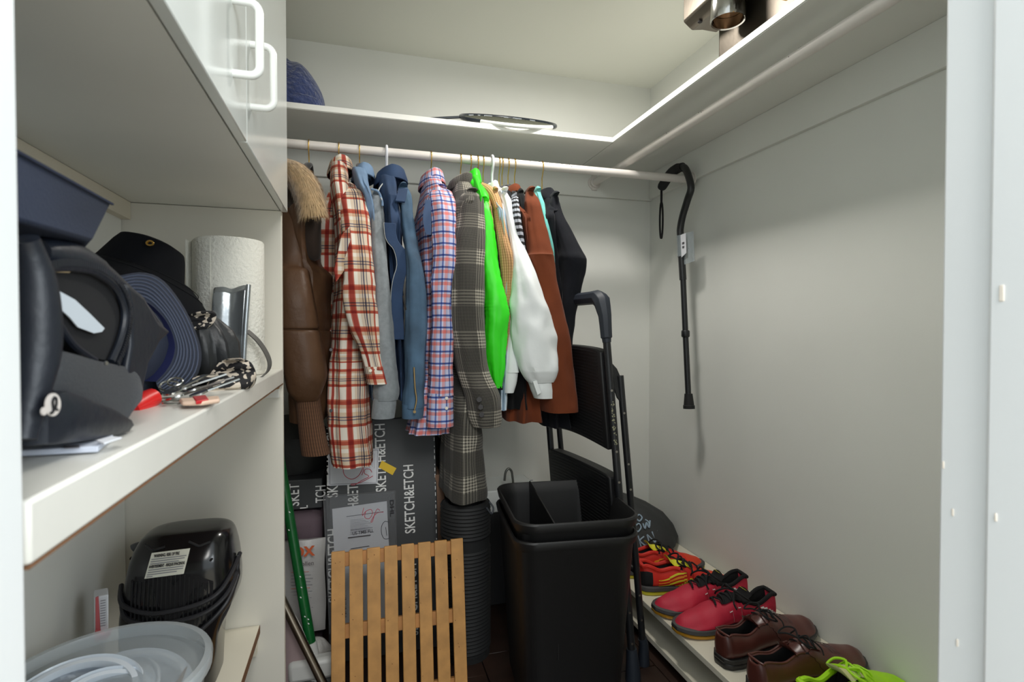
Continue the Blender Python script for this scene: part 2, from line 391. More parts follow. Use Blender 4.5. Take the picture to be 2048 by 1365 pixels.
M_denim = mat('blue_denim', (66, 92, 116), .85, bump=(500, .45, .001), var=(12, .35))
M_denimdk = mat('dark_denim', (40, 62, 94), .85, bump=(500, .4, .001), var=(14, .2))
M_green = mat('neon_green_shell', (52, 222, 30), .5, bump=(30, .3, .003))
M_rib = plaid('beige_rib_knit', .0065, [(0, (206, 164, 116)), (.6, (160, 120, 80))], .008, [(0, (255, 255, 255)), (.55, (238, 236, 232))], .95)
M_white = mat('white_poplin', (232, 236, 236), .7, bump=(24, .35, .004), var=(10, .02))
M_ltblue = plaid('light_blue_stripe', .008, [(0, (176, 204, 226)), (.5, (226, 236, 242))], .05, [(0, (255, 255, 255)), (.5, (250, 250, 250))])
M_zebra = plaid('black_white_stripe', .4, [(0, (255, 255, 255)), (.9, (250, 250, 250))], .019, [(0, (28, 28, 32)), (.5, (176, 180, 190))])
M_brown = cloth('rust_brown_fleece', (110, 55, 31), .95, 400, .35, .04, (12, .12))
M_teal = cloth('teal_jersey', (112, 196, 188))
M_black = cloth('black_fleece', (20, 22, 28), .95, 500, .3, .04)
M_blackt = cloth('black_jersey', (15, 16, 18), .9, sheen=.03)
M_button = mat('pale_button', (222, 214, 200), .35)
M_dkbutton = mat('dark_button', (52, 50, 52), .35)
M_gold = mat('brass_wire', (206, 168, 92), .25, metal=1)
M_velvet = mat('black_velvet', (20, 20, 22), .95, sheen=.3)
M_whitepl = mat('white_hanger_plastic', (224, 226, 232), .35)

def se(c, e): return math.copysign(abs(c)**e, c)
def ring(xc, yc, z, hx, hy, n, e=.8, fold=0, kf=5, ph=0, amp=0, seed=0, tilt=0, wr=0):
    pts = []
    for k in range(n):
        a = 2*math.pi*k/n + math.pi/2      # seam at the back
        cx, cy = se(math.cos(a), e), se(math.sin(a), e)
        nz = noise.noise((cx*1.3+seed, cy*1.3, z*9)) * amp + noise.noise((cx*2.6, cy*2.6+seed, z*22))*amp*.4
        r = 1 + nz
        f = fold*math.sin(kf*a+ph+z*3)
        x, y = xc + cx*hx*r*(1+f), yc + cy*hy*r*(1+f)
        if wr:
            s1 = 1-abs(noise.noise((x*9+seed*3, y*9, z*7+x*14)))*2.2
            s2 = 1-abs(noise.noise((x*26+seed, y*26+z*5, z*13)))*2.0
            s3 = noise.noise((cx*2.2+seed, cy*3.0, z*2.5))
            w_ = wr*(.75*s1+.40*s2+.8*s3-.5); d = math.hypot(cx, cy) or 1
            x += cx/d*w_; y += cy/d*w_
        pts.append(V((x, y, z + tilt*cy*hy)))
    return pts
def px_rows(rows, y0, y1):
    """photo outline rows (v,uL,uR) -> (xc, y, z, half width) on a plane sloping from y0 to y1"""
    out = []; m = len(rows)
    for i, (v, a, b) in enumerate(rows):
        y = y0 + (y1-y0)*min(1, (i/(m-1))*2.2)
        p, q = at(a, v, y=y), at(b, v, y=y)
        out.append(((p.x+q.x)/2, y, (p.z+q.z)/2, (q.x-p.x)/2))
    return out
def sleeve(root, m, rows, y0=1.56, y1=1.45, ry=.05, n=44, steps=96, amp=.10, seed=0, wr=.0045, name='sleeve', fold=.02, kf=4, round_top=True, crease=None, flat_end=False):
    R = spline(px_rows(rows, y0, y1), steps); rings = []
    if round_top:
        x, y, z, h = R[0]
        for k, (s, dz) in enumerate(((.25, .016), (.6, .011), (.85, .005))): rings.append(ring(x, y, z+dz, h*s, ry*s, n, .9))
    zt, zb = R[0][2], R[-1][2]
    for i, (x, y, z, h) in enumerate(R):
        h *= .97
        a = amp*min(1, i/6); hy = min(ry, max(h*1.15, .018))
        g = 1 + (crease*math.sin(i*1.9+seed) * .5 if crease else 0)
        rings.append(ring(x, y, z, h*g, hy, n, .88, fold*min(1, i/8), kf, seed, a, seed, 0, wr*min(1, i/10)))
    return mk(name, MB().loft(rings), m, root)
def cuff(root, m, rows, y=1.45, ry=.035, n=28, name='cuff', steps=8, ribs=0):
    R = spline(px_rows(rows, y, y), steps); rings = [ring(x, yy, z, h, min(ry, h), n, .9) for x, yy, z, h in R]
    x, yy, z, h = R[-1]
    rings.append(ring(x, yy, z+.002, h*.82, min(ry, h)*.8, n, .9)); rings.append(ring(x, yy, z+.02, h*.7, min(ry, h)*.7, n, .9))
    return mk(name, MB().loft(rings), m, root)
def body(root, m, hx0, ztop, rows, yf=1.50, hy=.205, shoulder=.10, hmax=None, low=None, n=64, steps=84, wr=.006, fold=.10, kf=9, seed=0, name='body', sh=.055, amp=.10):
    """torso of a hanging garment: narrow in x, shoulder-wide in y"""
    rr = [(x, z, h) for x, y, z, h in px_rows(rows, yf, yf)]
    zs = [ztop-.012, ztop-.02-shoulder*.6] + [r[1] for r in rr if r[1] < ztop-.03-shoulder*.6]
    rs = [r for r in rr if r[1] < ztop-.03-shoulder*.6]
    pts = [(hx0, ztop-.006, .024), (hx0*.75+rs[0][0]*.25, ztop-.02-shoulder*.55, min(.036, rs[0][2]))] + rs
    P = spline(pts, steps); rings = []
    for i, (x, z, h) in enumerate(P):
        if hmax: h = min(h, hmax)
        t = (ztop-z)/shoulder
        q = sh + (hy-sh)*min(1, max(0, t))**.85
        yc = ROD_Y
        if low:
            zb, ylo, hlo = low; s = min(1, max(0, (zb+.12-z)/.14)); s = s*s*(3-2*s)
            yc += (ylo-yc)*s; q += (hlo-q)*s
        s2 = min(1, i/steps*1.4)
        rings.append(ring(x, yc, z, h, q, n, .72, fold*s2, kf, seed*1.7, amp, seed, 0, wr*min(1, i/20)))
    x, z, h = P[-1]
    return mk(name, MB().loft(rings), m, root)
def collar(root, m, x, z, rx=.03, ry=.062, h=.036, flare=.016, n=36, name='collar', tilt=.12, dz=0):
    prof = [(1.0, -.012), (1.0, h*.5), (1.02, h*.92), (1.08, h), (1.22, h*.86), (1.34+flare*8, h*.05), (1.36+flare*8, -.008), (1.30+flare*8, -.010), (1.12, h*.55), (1.0, h*.6)]
    rings = []
    for r, zz in prof:
        rings.append([V((x+math.cos(a)*rx*r, ROD_Y+math.sin(a)*ry*r*.92, z+dz+zz - tilt*(-math.cos(a))*rx*0 - .014*max(0, -math.cos(a)))) for a in [2*math.pi*k/n for k in range(n)]])
    return mk(name, MB().loft(rings, cap=False), m, root)
def button(root, p, r=.005, m=None, nrm=(0, -1, .1), name='button'):
    return mk(name, MB().disc(p, r, nrm, 14, .002), m or M_button, root, bevel=.0006)
def hanger(x, label, white=False, zarm=None, drop=.075):
    """brass hook and black velvet arms (or all white plastic), arms along y"""
    t = thing('clothes_hanger', label, 'hanger', (x, ROD_Y, ROD_Z-.1), group='hangers on the closet rail')
    r = .0042 if white else .0017; R = .0135+r+.0006; zc = ROD_Z; neck = (zarm or ROD_Z-.10)
    pts = [(x, ROD_Y+R*math.sin(a), zc+R*math.cos(a)) for a in [math.radians(115-k*(115+170)/14) for k in range(15)]]
    pts = [(x, ROD_Y+R*math.cos(b), zc+R*math.sin(b)) for b in [math.radians(-35+k*215/14) for k in range(15)]]
    # from the open tip over the rail and down into the neck
    pts += [(x, ROD_Y-R*.95, zc-.012), (x, ROD_Y-R*.5, zc-.026), (x, ROD_Y, zc-.04), (x, ROD_Y, neck)]
    mk('hook', MB().tube(pts, r, 10), M_whitepl if white else M_gold, t)
    mb = MB(); sl = drop
    for s in (-1, 1):
        path = [(x, ROD_Y, neck+.004), (x, ROD_Y+s*.03, neck-.004), (x, ROD_Y+s*.07, neck-.032), (x, ROD_Y+s*.12, neck-sl)]
        rr = [.011, .011, .008, .006] if not white else [.006]*4
        mb.tube(spline(path, 12), [rr[min(3, int(k*4/12))] for k in range(12)], 10, flat=.5)
    mk('shoulder_bar', mb, M_whitepl if white else M_velvet, t)
    return t
def hx(u): return at(u, 312, y=ROD_Y).x
def hz(v, u=900): return at(u, v, y=ROD_Y).z
GR = 'clothes hanging on the closet rail'
def garment(name, label, cat, x, z): return thing(name, label, cat, (x, ROD_Y, z), GR)

# 1 brown puffer coat -------------------------------------------------------
x = hx(618)
g = garment('puffer_coat', 'brown quilted puffer coat with pale fur collar at the left end of the rail', 'coat', x, H)
rows = [(392, 548, 588), (420, 548, 604), (470, 548, 617), (530, 550, 617), (537, 552, 612), (545, 551, 620), (600, 551, 630), (652, 554, 639), (659, 558, 634), (668, 556, 642), (720, 562, 652), (755, 568, 656), (785, 576, 647), (800, 588, 640)]
sleeve(g, M_puff, rows, 1.58, 1.44, .075, amp=.06, seed=2, wr=.002)
cuff(g, M_ribbrown, [(784, 589, 638), (830, 594, 645), (880, 599, 654), (908, 603, 661)], 1.44, .04)
body(g, M_puff, x, hz(392), [(440, 570, 640), (515, 575, 640), (540, 576, 656), (560, 578, 661), (655, 578, 658), (662, 580, 652), (672, 578, 660), (760, 580, 654), (840, 582, 650)], yf=1.52, seed=4, fold=.04, kf=5, low=(H-.16, 1.55, .10))
pth = [at(u, v, y=y) for u, v, y in ((530, 330, 1.52), (570, 338, 1.48), (596, 352, 1.46), (612, 374, 1.45), (622, 402, 1.44), (628, 434, 1.44))]
pth = [V(p) for p in spline([tuple(p) for p in pth], 26)]
fur = mk('fur_collar', MB().tube(pth, [.020+.012*math.sin(min(1, k/14)*math.pi/2) if k < 23 else .028-.006*(k-22) for k in range(26)], 14), M_fur, g)
fb = MB()
for k in range(5200):
    i = random.randrange(24); p = pth[i].lerp(pth[i+1], random.random()); d = V((random.gauss(0, 1), random.gauss(0, 1)-.4, random.gauss(0, 1)))
    T = (pth[i+1]-pth[i]).normalized(); d = (d-T*d.dot(T)).normalized()
    r = .020+.012*math.sin(min(1, i/14)*math.pi/2); b = p+d*r*.96; L = random.uniform(.010, .022)
    tip = b+d*L*.55+T*L*.9+V((0, 0, -.35*L)); s = T.cross(d)*.0007
    fb.add([b-s, b+s, tip], [(0, 1, 2)])
mk('fur_hair', fb, M_fur, fur, smooth=False, kind='stuff')
pth = [at(u, v, y=y) for u, v, y in ((572, 385, 1.56), (600, 405, 1.52), (618, 440, 1.50), (626, 500, 1.50), (634, 520, 1.50))]
mk('hood_lining', MB().tube(spline([tuple(p) for p in pth], 16), [.03, .032, .034, .034, .034, .034, .032, .030, .028, .026, .024, .022, .02, .016, .012, .008], 12), M_hooddark, g)
hanger(x, 'black velvet hanger with brass hook holding the brown puffer coat', zarm=hz(355))

# 2 red plaid shirt ---------------------------------------------------------
x = hx(678)
g = garment('plaid_shirt', 'red and cream plaid flannel shirt hanging open beside the brown puffer coat', 'shirt', x, H)
sleeve(g, M_redplaid, [(378, 676, 716), (395, 674, 731), (445, 680, 739), (530, 688, 747), (604, 690, 754), (650, 700, 757), (704, 722, 760), (740, 729, 768)], 1.57, 1.44, .05, seed=1, amp=.16, fold=.035)
c = cuff(g, M_redplaid, [(733, 727, 767), (768, 734, 776)], 1.44, .032)
button(g, at(741, 742, y=1.405), .004)
body(g, M_redplaid, x, hz(350), [(450, 668, 712), (570, 666, 738), (650, 660, 738), (720, 657, 736), (820, 655, 738), (900, 660, 743), (932, 665, 744)], yf=1.49, seed=3, fold=.05, kf=7, low=(H-.13, 1.515, .055), hy=.20)
collar(g, M_redplaid, x+.004, hz(357), .026, .055, .030)
# the far front panel, fallen open to the left
pl = []
for v, a, b in spline([(372, 662, 676), (420, 645, 674), (480, 640, 672), (560, 640, 672), (640, 648, 670), (760, 652, 668)], 20):
    pl.append([at(a, v, y=1.60), at((a+b)/2, v, y=1.585), at(b, v, y=1.63), at((a+b)/2, v, y=1.60)])
mk('front_panel', MB().loft(pl), M_redplaid, g)
# breast pocket flap
pp = [at(u, v, y=1.425) for u, v in ((683, 470), (700, 452), (703, 520), (672, 565), (668, 540))]
mk('pocket', MB().poly(pp, (0, .012, 0)), M_redplaid, g, bevel=.002)
for v in (822, 700): button(g, at(662, v, y=1.452), .0045, M_dkbutton)
hanger(x, 'black velvet hanger with brass hook holding the red plaid shirt', zarm=hz(362))

# 3 denim jacket with grey fleece sleeves ----------------------------------
x = hx(719)
g = garment('denim_vest_hoodie', 'pale denim jacket with grey fleece sleeves beside the red plaid shirt', 'jacket', x, H)
sleeve(g, M_grey, [(392, 744, 761), (405, 741, 765), (445, 742, 768), (530, 744, 775), (630, 746, 783), (705, 748, 790), (775, 746, 797), (800, 748, 795)], 1.56, 1.46, .05, seed=5, amp=.06)
cuff(g, M_grey, [(797, 747, 793), (815, 744, 792), (836, 743, 789)], 1.46, .032)
body(g, M_ltdenim, x, hz(357), [(420, 728, 757), (520, 730, 757), (640, 732, 758), (760, 735, 765), (800, 735, 770)], yf=1.50, seed=6)
collar(g, M_ltdenim, x+.01, hz(368), .024, .055, .030)
sm = [at(u, v, y=1.485) for u, v in ((742, 378), (757, 384), (764, 402), (765, 412))]
mk('shoulder_seam', MB().tube(spline([tuple(p) for p in sm], 10), .003, 8), M_ltdenim, g)
hanger(x, 'black velvet hanger with brass hook holding the grey-sleeved denim jacket', zarm=hz(348))

# 4 blue denim jacket -------------------------------------------------------
x = hx(773)
g = garment('denim_jacket', 'washed blue denim jacket with buckled shoulder strap on a white hanger', 'jacket', x, H)
sleeve(g, M_denim, [(377, 796, 816), (400, 797, 825), (470, 806, 833), (520, 812, 843), (590, 812, 851), (655, 811, 854), (730, 809, 852), (815, 805, 848)], 1.56, 1.45, .05, seed=7, amp=.10, fold=.03)
cuff(g, M_denim, [(808, 804, 849), (836, 804, 846)], 1.45, .033)
body(g, M_denimdk, x, hz(366), [(440, 768, 808), (540, 780, 812), (640, 782, 812), (740, 790, 813), (800, 792, 813)], yf=1.49, seed=8, amp=.12)
collar(g, M_denimdk, x+.012, hz(372), .034, .060, .036, flare=.02)
st = [at(u, v, y=y) for u, v, y in ((806, 378, 1.53), (803, 392, 1.50), (800, 404, 1.485))]
mk('shoulder_strap', MB().strip(spline([tuple(p) for p in st], 8), (.026, .004, 0), .006), M_denimdk, g, bevel=.001)
M_pip = mat('pale_stitching', (188, 192, 190), .7)
pi_ = [at(u, v, y=y) for u, v, y in ((774, 358, 1.62), (762, 372, 1.56), (757, 384, 1.52), (764, 400, 1.47))]
mk('collar_piping', MB().tube(spline([tuple(p) for p in pi_], 14), .0016, 6), M_pip, g)
fr = [at(u, v, y=1.455) for u, v in ((770, 445), (772, 470), (778, 485), (790, 500), (796, 530), (788, 560), (784, 600), (788, 680))]
frp = [V(p) for p in spline([tuple(p) for p in fr], 22)]
lapel = [[p+V((-.002, 0, 0)), p+V((.028, .004, 0)), p+V((.028, .020, 0)), p+V((-.002, .016, 0))] for p in frp]
mk('front_flap', MB().loft(lapel), M_denimdk, g, bevel=.002)
mk('stitched_edge', MB().tube([p+V((-.002, .004, 0)) for p in frp], .0016, 6), M_pip, g)
zp = [at(u, v, y=1.41) for u, v in ((828, 735), (830, 775), (833, 800), (829, 820))]
mk('cuff_zip', MB().tube(spline([tuple(p) for p in zp], 10), .0022, 6), mat('antique_brass', (140, 120, 84), .4, metal=1), g)
mk('zip_pull', MB().disc(at(829, 824, y=1.408), .004, (0, -1, 0), 10), MATS['antique_brass'], g)
mk('sleeve_zip', MB().tube([at(u, v, y=1.408) for u, v in ((806, 592), (809, 608), (812, 620))], .002, 6), M_dark, g)
hanger(x, 'white plastic hanger holding the washed blue denim jacket', True, zarm=hz(360))

# 5 blue and pink plaid shirt ----------------------------------------------
x = hx(862)
g = garment('plaid_shirt', 'blue and pink small-check shirt between the denim jacket and the grey check coat', 'shirt', x, H)
sleeve(g, M_blueplaid, [(380, 866, 894), (390, 860, 903), (420, 862, 912), (500, 866, 912), (580, 864, 908), (700, 860, 906), (790, 856, 906)], 1.57, 1.46, .05, seed=9, amp=.13, fold=.04, kf=6)
cuff(g, M_blueplaid, [(785, 855, 906), (852, 852, 907)], 1.46, .036)
for v in (797, 817): button(g, at(893, v, y=1.424), .0045)
body(g, M_blueplaid, x, hz(363), [(450, 845, 890), (600, 850, 890), (750, 842, 895), (825, 828, 900), (868, 818, 903)], yf=1.49, seed=11, fold=.07, kf=9, low=(H-.17, 1.53, .06))
collar(g, M_blueplaid, x+.002, hz(370), .028, .058, .034)
ins = [[at(a, v, y=1.47), at(b, v, y=1.47), at(b, v, y=1.50), at(a, v, y=1.50)] for v, a, b in spline([(400, 852, 862), (430, 846, 862), (455, 848, 863), (470, 853, 862)], 8)]
mk('inner_yoke', MB().loft(ins), mat('dull_blue_denim', (74, 94, 128), .85), g)  # plain dull blue of the shirt's denim-coloured inside
hanger(x, 'black velvet hanger with brass hook holding the blue and pink checked shirt', zarm=hz(370))

# 6 grey check coat ---------------------------------------------------------
x = hx(921)
g = garment('wool_coat', 'long black and white glen check wool coat hanging above the foam roll', 'coat', x, H)
sleeve(g, M_glen, [(388, 926, 957), (400, 916, 966), (443, 910, 969), (500, 899, 968), (578, 896, 967), (660, 900, 968), (740, 914, 976), (790, 929, 998), (833, 938, 1001), (852, 946, 998)], 1.57, 1.455, .058, seed=12, amp=.06, fold=.015)
for (u, v) in ((958, 800), (961, 815), (963, 830)): button(g, at(u, v, y=1.394), .007, M_dkbutton)
body(g, M_glen, x, hz(366), [(450, 900, 950), (600, 898, 955), (770, 905, 968), (865, 900, 968), (985, 895, 976), (999, 896, 975)], yf=1.50, seed=13, fold=.03, kf=5, low=(H-.20, 1.60, .14))
collar(g, M_glen, x+.006, hz(372), .034, .062, .030, flare=.02)
hanger(x, 'black velvet hanger with brass hook holding the glen check coat', zarm=hz(362))

# 7 neon green shell --------------------------------------------------------
x = hx(941)
g = garment('rain_jacket', 'bright neon green jacket hanging behind the glen check coat', 'jacket', x, H)
sleeve(g, M_green, [(402, 956, 974), (420, 958, 981), (470, 962, 988), (540, 965, 999), (600, 968, 1013), (628, 969, 1019), (680, 970, 1012), (740, 976, 1008), (776, 985, 1005)], 1.55, 1.475, .042, seed=14, amp=.14, fold=.03, crease=.05)
body(g, M_green, x, hz(352), [(430, 950, 975), (560, 955, 985), (700, 965, 992), (770, 970, 998)], yf=1.51, seed=15, hy=.18, hmax=.016)
collar(g, M_green, x+.002, hz(366), .020, .058, .036)
sh = [at(u, v, y=y) for u, v, y in ((932, 354, 1.69), (944, 366, 1.63), (960, 384, 1.58), (970, 402, 1.53))]
mk('shoulder', MB().tube(spline([tuple(p) for p in sh], 12), [.014, .015, .016, .017, .018, .018, .018, .018, .018, .018, .016, .012], 12), M_green, g)
cuff(g, M_blackt, [(773, 985, 1005), (780, 987, 1005)], 1.475, .025)
hanger(x, 'black velvet hanger with brass hook holding the neon green jacket', zarm=hz(353))

# 8 beige ribbed knit -------------------------------------------------------
x = hx(955)
g = garment('knit_sweater', 'beige ribbed knit sweater between the neon green jacket and the white blouse', 'sweater', x, H)
sleeve(g, M_rib, [(385, 982, 995), (410, 986, 1003), (443, 990, 1010), (486, 996, 1020), (524, 1000, 1030), (584, 1004, 1027), (660, 1002, 1021), (712, 1000, 1011)], 1.58, 1.495, .04, seed=16, amp=.05)
body(g, M_rib, x, hz(372), [(430, 968, 990), (560, 985, 1008), (680, 990, 1010), (712, 992, 1010)], yf=1.52, seed=17, hy=.17, hmax=.012)
sh = [at(u, v, y=y) for u, v, y in ((955, 370, 1.69), (966, 376, 1.64), (980, 384, 1.59), (990, 398, 1.56), (997, 420, 1.53))]
mk('shoulder', MB().tube(spline([tuple(p) for p in sh], 14), [.012, .013, .014, .015, .016, .016, .016, .016, .016, .016, .016, .015, .014, .012], 12), M_rib, g)
hanger(x, 'black velvet hanger with brass hook holding the beige ribbed sweater', zarm=hz(364))

# 9 light blue striped shirt ------------------------------------------------
x = hx(966)
g = garment('striped_shirt', 'light blue striped shirt showing as a sliver left of the white blouse', 'shirt', x, H)
body(g, M_ltblue, x, hz(377), [(430, 1000, 1009), (560, 1003, 1013), (700, 1000, 1012), (822, 997, 1012)], yf=1.50, seed=18, hy=.19, hmax=.009)
sleeve(g, M_ltblue, [(392, 996, 1004), (430, 1000, 1011), (520, 1008, 1018), (700, 1002, 1014), (820, 1000, 1011)], 1.58, 1.515, .03, seed=19)
hanger(x, 'black velvet hanger with brass hook holding the light blue striped shirt', zarm=hz(370))

# 10 white blouse -----------------------------------------------------------
x = hx(984)
g = garment('white_blouse', 'white blouse with a full gathered sleeve on a white hanger', 'blouse', x, H)
sleeve(g, M_white, [(386, 1000, 1013), (400, 1004, 1018), (432, 1010, 1027), (497, 1020, 1048), (562, 1024, 1075), (627, 1023, 1097), (670, 1023, 1107), (724, 1033, 1110), (750, 1046, 1108), (764, 1057, 1104)], 1.58, 1.465, .058, seed=20, amp=.16, fold=.03, kf=5)
cuff(g, M_white, [(760, 1056, 1105), (778, 1062, 1107), (796, 1069, 1108)], 1.465, .034)
tab = [at(u, v, y=1.425) for u, v in ((1066, 764), (1074, 762), (1083, 786), (1075, 791))]
mk('cuff_tab', MB().poly(tab, (0, .006, 0)), M_white, g, bevel=.001)
body(g, M_white, x, hz(374), [(440, 1012, 1024), (560, 1015, 1030), (700, 1015, 1032), (755, 1015, 1034)], yf=1.53, seed=21, hy=.17, hmax=.012)
sl2 = sleeve(g, M_white, [(640, 1016, 1030), (690, 1014, 1032), (745, 1008, 1036)], 1.49, 1.49, .025, seed=22, name='sleeve', steps=16)
cuff(g, M_white, [(740, 1007, 1036), (765, 1008, 1033), (786, 1009, 1027)], 1.49, .024)
sh = [at(u, v, y=y) for u, v, y in ((980, 372, 1.69), (990, 380, 1.64), (1004, 388, 1.60), (1014, 402, 1.56))]
mk('shoulder', MB().tube(spline([tuple(p) for p in sh], 12), [.010, .012, .013, .014, .014, .014, .014, .014, .014, .013, .012, .010], 12), M_white, g)
collar(g, M_white, x-.004, hz(376), .016, .05, .022)
hanger(x, 'white plastic hanger holding the white blouse', True, zarm=hz(376))

# 11 striped top, 12 black top ---------------------------------------------
x = hx(998)
g = garment('striped_sweater', 'black and white striped knit top between the white blouse and brown sweater', 'sweater', x, H)
sleeve(g, M_zebra, [(394, 1024, 1032), (404, 1025, 1035), (440, 1028, 1040), (480, 1034, 1046), (540, 1044, 1056), (620, 1050, 1062)], 1.57, 1.50, .03, seed=23, amp=.04)
body(g, M_zebra, x, hz(378), [(440, 1010, 1030), (600, 1025, 1040), (740, 1025, 1042)], yf=1.56, seed=24, hy=.15, hmax=.010)
hanger(x, 'black velvet hanger with brass hook holding the black and white striped top', zarm=hz(372))
x = hx(1004)
g = garment('black_sweater', 'plain black long top with its dark hem below the white blouse cuff', 'sweater', x, H)
sleeve(g, M_blackt, [(388, 1034, 1046), (410, 1036, 1052), (470, 1042, 1056), (560, 1052, 1066), (660, 1056, 1072)], 1.60, 1.53, .03, seed=25)
body(g, M_blackt, x, hz(380), [(440, 1030, 1046), (600, 1030, 1056), (740, 1014, 1068), (819, 1012, 1072)], yf=1.52, seed=26, hy=.18)
hanger(x, 'black velvet hanger with brass hook holding the plain black top', zarm=hz(370))

# 13 brown sweater ----------------------------------------------------------
x = hx(1016)
g = garment('brown_sweatshirt', 'rust brown sweatshirt with wide sleeve right of the white blouse', 'sweater', x, H)
sleeve(g, M_brown, [(385, 1052, 1066), (400, 1048, 1076), (415, 1048, 1080), (459, 1049, 1091), (505, 1054, 1104), (512, 1056, 1104), (520, 1058, 1107), (584, 1066, 1118), (660, 1072, 1134), (730, 1078, 1145), (790, 1082, 1151), (822, 1086, 1152)], 1.58, 1.485, .055, seed=27, amp=.07)
body(g, M_brown, x, hz(388), [(440, 1040, 1068), (600, 1050, 1080), (740, 1030, 1085), (845, 1020, 1094)], yf=1.52, seed=28, hy=.185)
collar(g, M_brown, x+.006, hz(379), .024, .055, .020)
hanger(x, 'black velvet hanger with brass hook holding the rust brown sweatshirt', zarm=hz(366))

# 14 teal shirt -------------------------------------------------------------
x = hx(1029)
g = garment('teal_shirt', 'teal green shirt showing as a strip between the brown sweatshirt and black hoodie', 'shirt', x, H)
sleeve(g, M_teal, [(384, 1068, 1080), (400, 1072, 1085), (440, 1081, 1093), (490, 1092, 1104), (560, 1100, 1112), (650, 1110, 1122)], 1.60, 1.535, .035, seed=29, amp=.04)
body(g, M_teal, x, hz(379), [(440, 1060, 1080), (600, 1075, 1090), (740, 1080, 1092)], yf=1.56, seed=30, hy=.15, hmax=.010)
hanger(x, 'black velvet hanger with brass hook holding the teal shirt', zarm=hz(368))

# 15 black hoodie -----------------------------------------------------------
x = hx(1084)
g = garment('black_hoodie', 'black hoodie with bent elbow at the right end of the clothes', 'sweater', x, H)
sleeve(g, M_black, [(394, 1102, 1114), (410, 1100, 1119), (440, 1104, 1130), (470, 1110, 1144), (500, 1116, 1160), (516, 1118, 1170), (528, 1119, 1171), (560, 1119, 1163), (589, 1117, 1156), (649, 1114, 1146), (700, 1112, 1143)], 1.58, 1.52, .05, seed=31, amp=.06)
body(g, M_black, x, hz(378), [(440, 1082, 1116), (600, 1090, 1125), (740, 1090, 1135), (855, 1093, 1143)], yf=1.54, seed=32, hy=.17)
hd = MB(); rings = []
for k in range(9):
    t = k/8; rings.append(ring(x+.004, ROD_Y-.02-.05*t, hz(372)-.055*t, .018+.010*math.sin(t*math.pi), .05, 24, .9, 0, 3, 0, .2, 33))
mk('hood', hd.loft(rings), M_black, g)
hanger(x, 'black velvet hanger with brass hook holding the black hoodie', zarm=hz(372))
# ================================================================ BOXES AND THINGS ON THE FLOOR
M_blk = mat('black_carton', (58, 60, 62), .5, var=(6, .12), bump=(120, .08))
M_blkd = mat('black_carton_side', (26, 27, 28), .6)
M_wprint = mat('white_print', (238, 238, 236), .7)
M_paper = mat('white_paper', (228, 230, 236), .8, var=(8, .02))
M_red = mat('red_marker', (206, 62, 82), .7)
M_ink = mat('black_ink', (38, 36, 40), .7)
M_greyink = mat('grey_ink', (130, 130, 138), .8)
def text_len(name, s, length, cap, M, m, parent, bold=0.0, local=False):
    """word scaled to a given printed length and capital height"""
    o = text(name, s, 1.0, Matrix.Identity(4), m, parent, bold=bold)
    xs = [v.co.x for v in o.data.vertices]; ys = [v.co.y for v in o.data.vertices]
    cx, cy = (min(xs)+max(xs))/2, (min(ys)+max(ys))/2
    o.data.transform(M @ Matrix.Diagonal((length/(max(xs)-min(xs)), cap/.70, .5, 1)) @ Matrix.Translation((-cx, -cy, 0)))
    if local: o.location = (0, 0, 0)
    return o
def stroke(name, pts, r, m, parent, n=24, local=False):
    return mk(name, MB().tube(spline([tuple(p) for p in pts], n), r, 5, flat=1), m, parent, local=local)

# big drawing-paper carton, standing on its end and leaning a little
TL = at(652, 843, y=1.69); TR = at(865, 841, y=1.69)
BL = V((TL.x+.008, 1.585, .0015)); BR = V((TR.x+.008, 1.585, .0015))
ex = (TR-TL); ex.z = 0; bw = ex.length; ex.normalize(); ey = (TL-BL); bh = ey.length; ey.normalize(); ez = ex.cross(ey).normalized()
box = thing('paper_carton', 'tall black carton printed SKETCH&ETCH in white standing upright under the shirts', 'box', (BL.x+.15, 1.62, 0))
FB = frame(BL, ex, ey)
mk('carton_body', MB().box((0, 0, -.062), (bw, bh, 0), FB), M_blk, box, bevel=.003)
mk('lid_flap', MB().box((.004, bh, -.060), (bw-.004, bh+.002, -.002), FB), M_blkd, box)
def onbox(u, v):
    """photo pixel -> (s,t) on the carton face"""
    n = ez; d = _R*((u-1024)/F_PX) + _U*((682.5-v)/F_PX) + _F; o = V((0, 0, H))
    p = o + d*((BL-o).dot(n)/d.dot(n)); q = p-BL
    return q.dot(ex), q.dot(ey)
words = [(659, 998), (710, 1083), (766, 985), (823, 1067)]
wl = onbox(823, 926)[1]-onbox(823, 1067)[1]
for (u, v) in words:
    s0, t0 = onbox(u, v); step = wl*1.40
    for k in range(-4, 5):
        a = t0+k*step
        if a < .005 or a+wl > bh+.06: continue
        txt = 'SKETCH&ETCH'; L = wl
        if a+wl > bh-.004:
            n = int((bh-.004-a)/wl*11); txt = txt[:n]; L = wl*n/11
            if n < 2: continue
        su = max(s0, .016)
        M = frame(BL+ex*su+ey*(a+L/2)+ez*.0006, ey, -ex)
        text_len('printed_word', txt, L*.97, .030, M, M_wprint, box, bold=.012)
for k in range(34):
    t = .03+k*.0185
    mk('dash_mark', MB().box((bw-.0055, t, 0), (bw-.0035, t+(.011 if k % 3 else .004), .0006), FB), M_wprint, box, smooth=False)
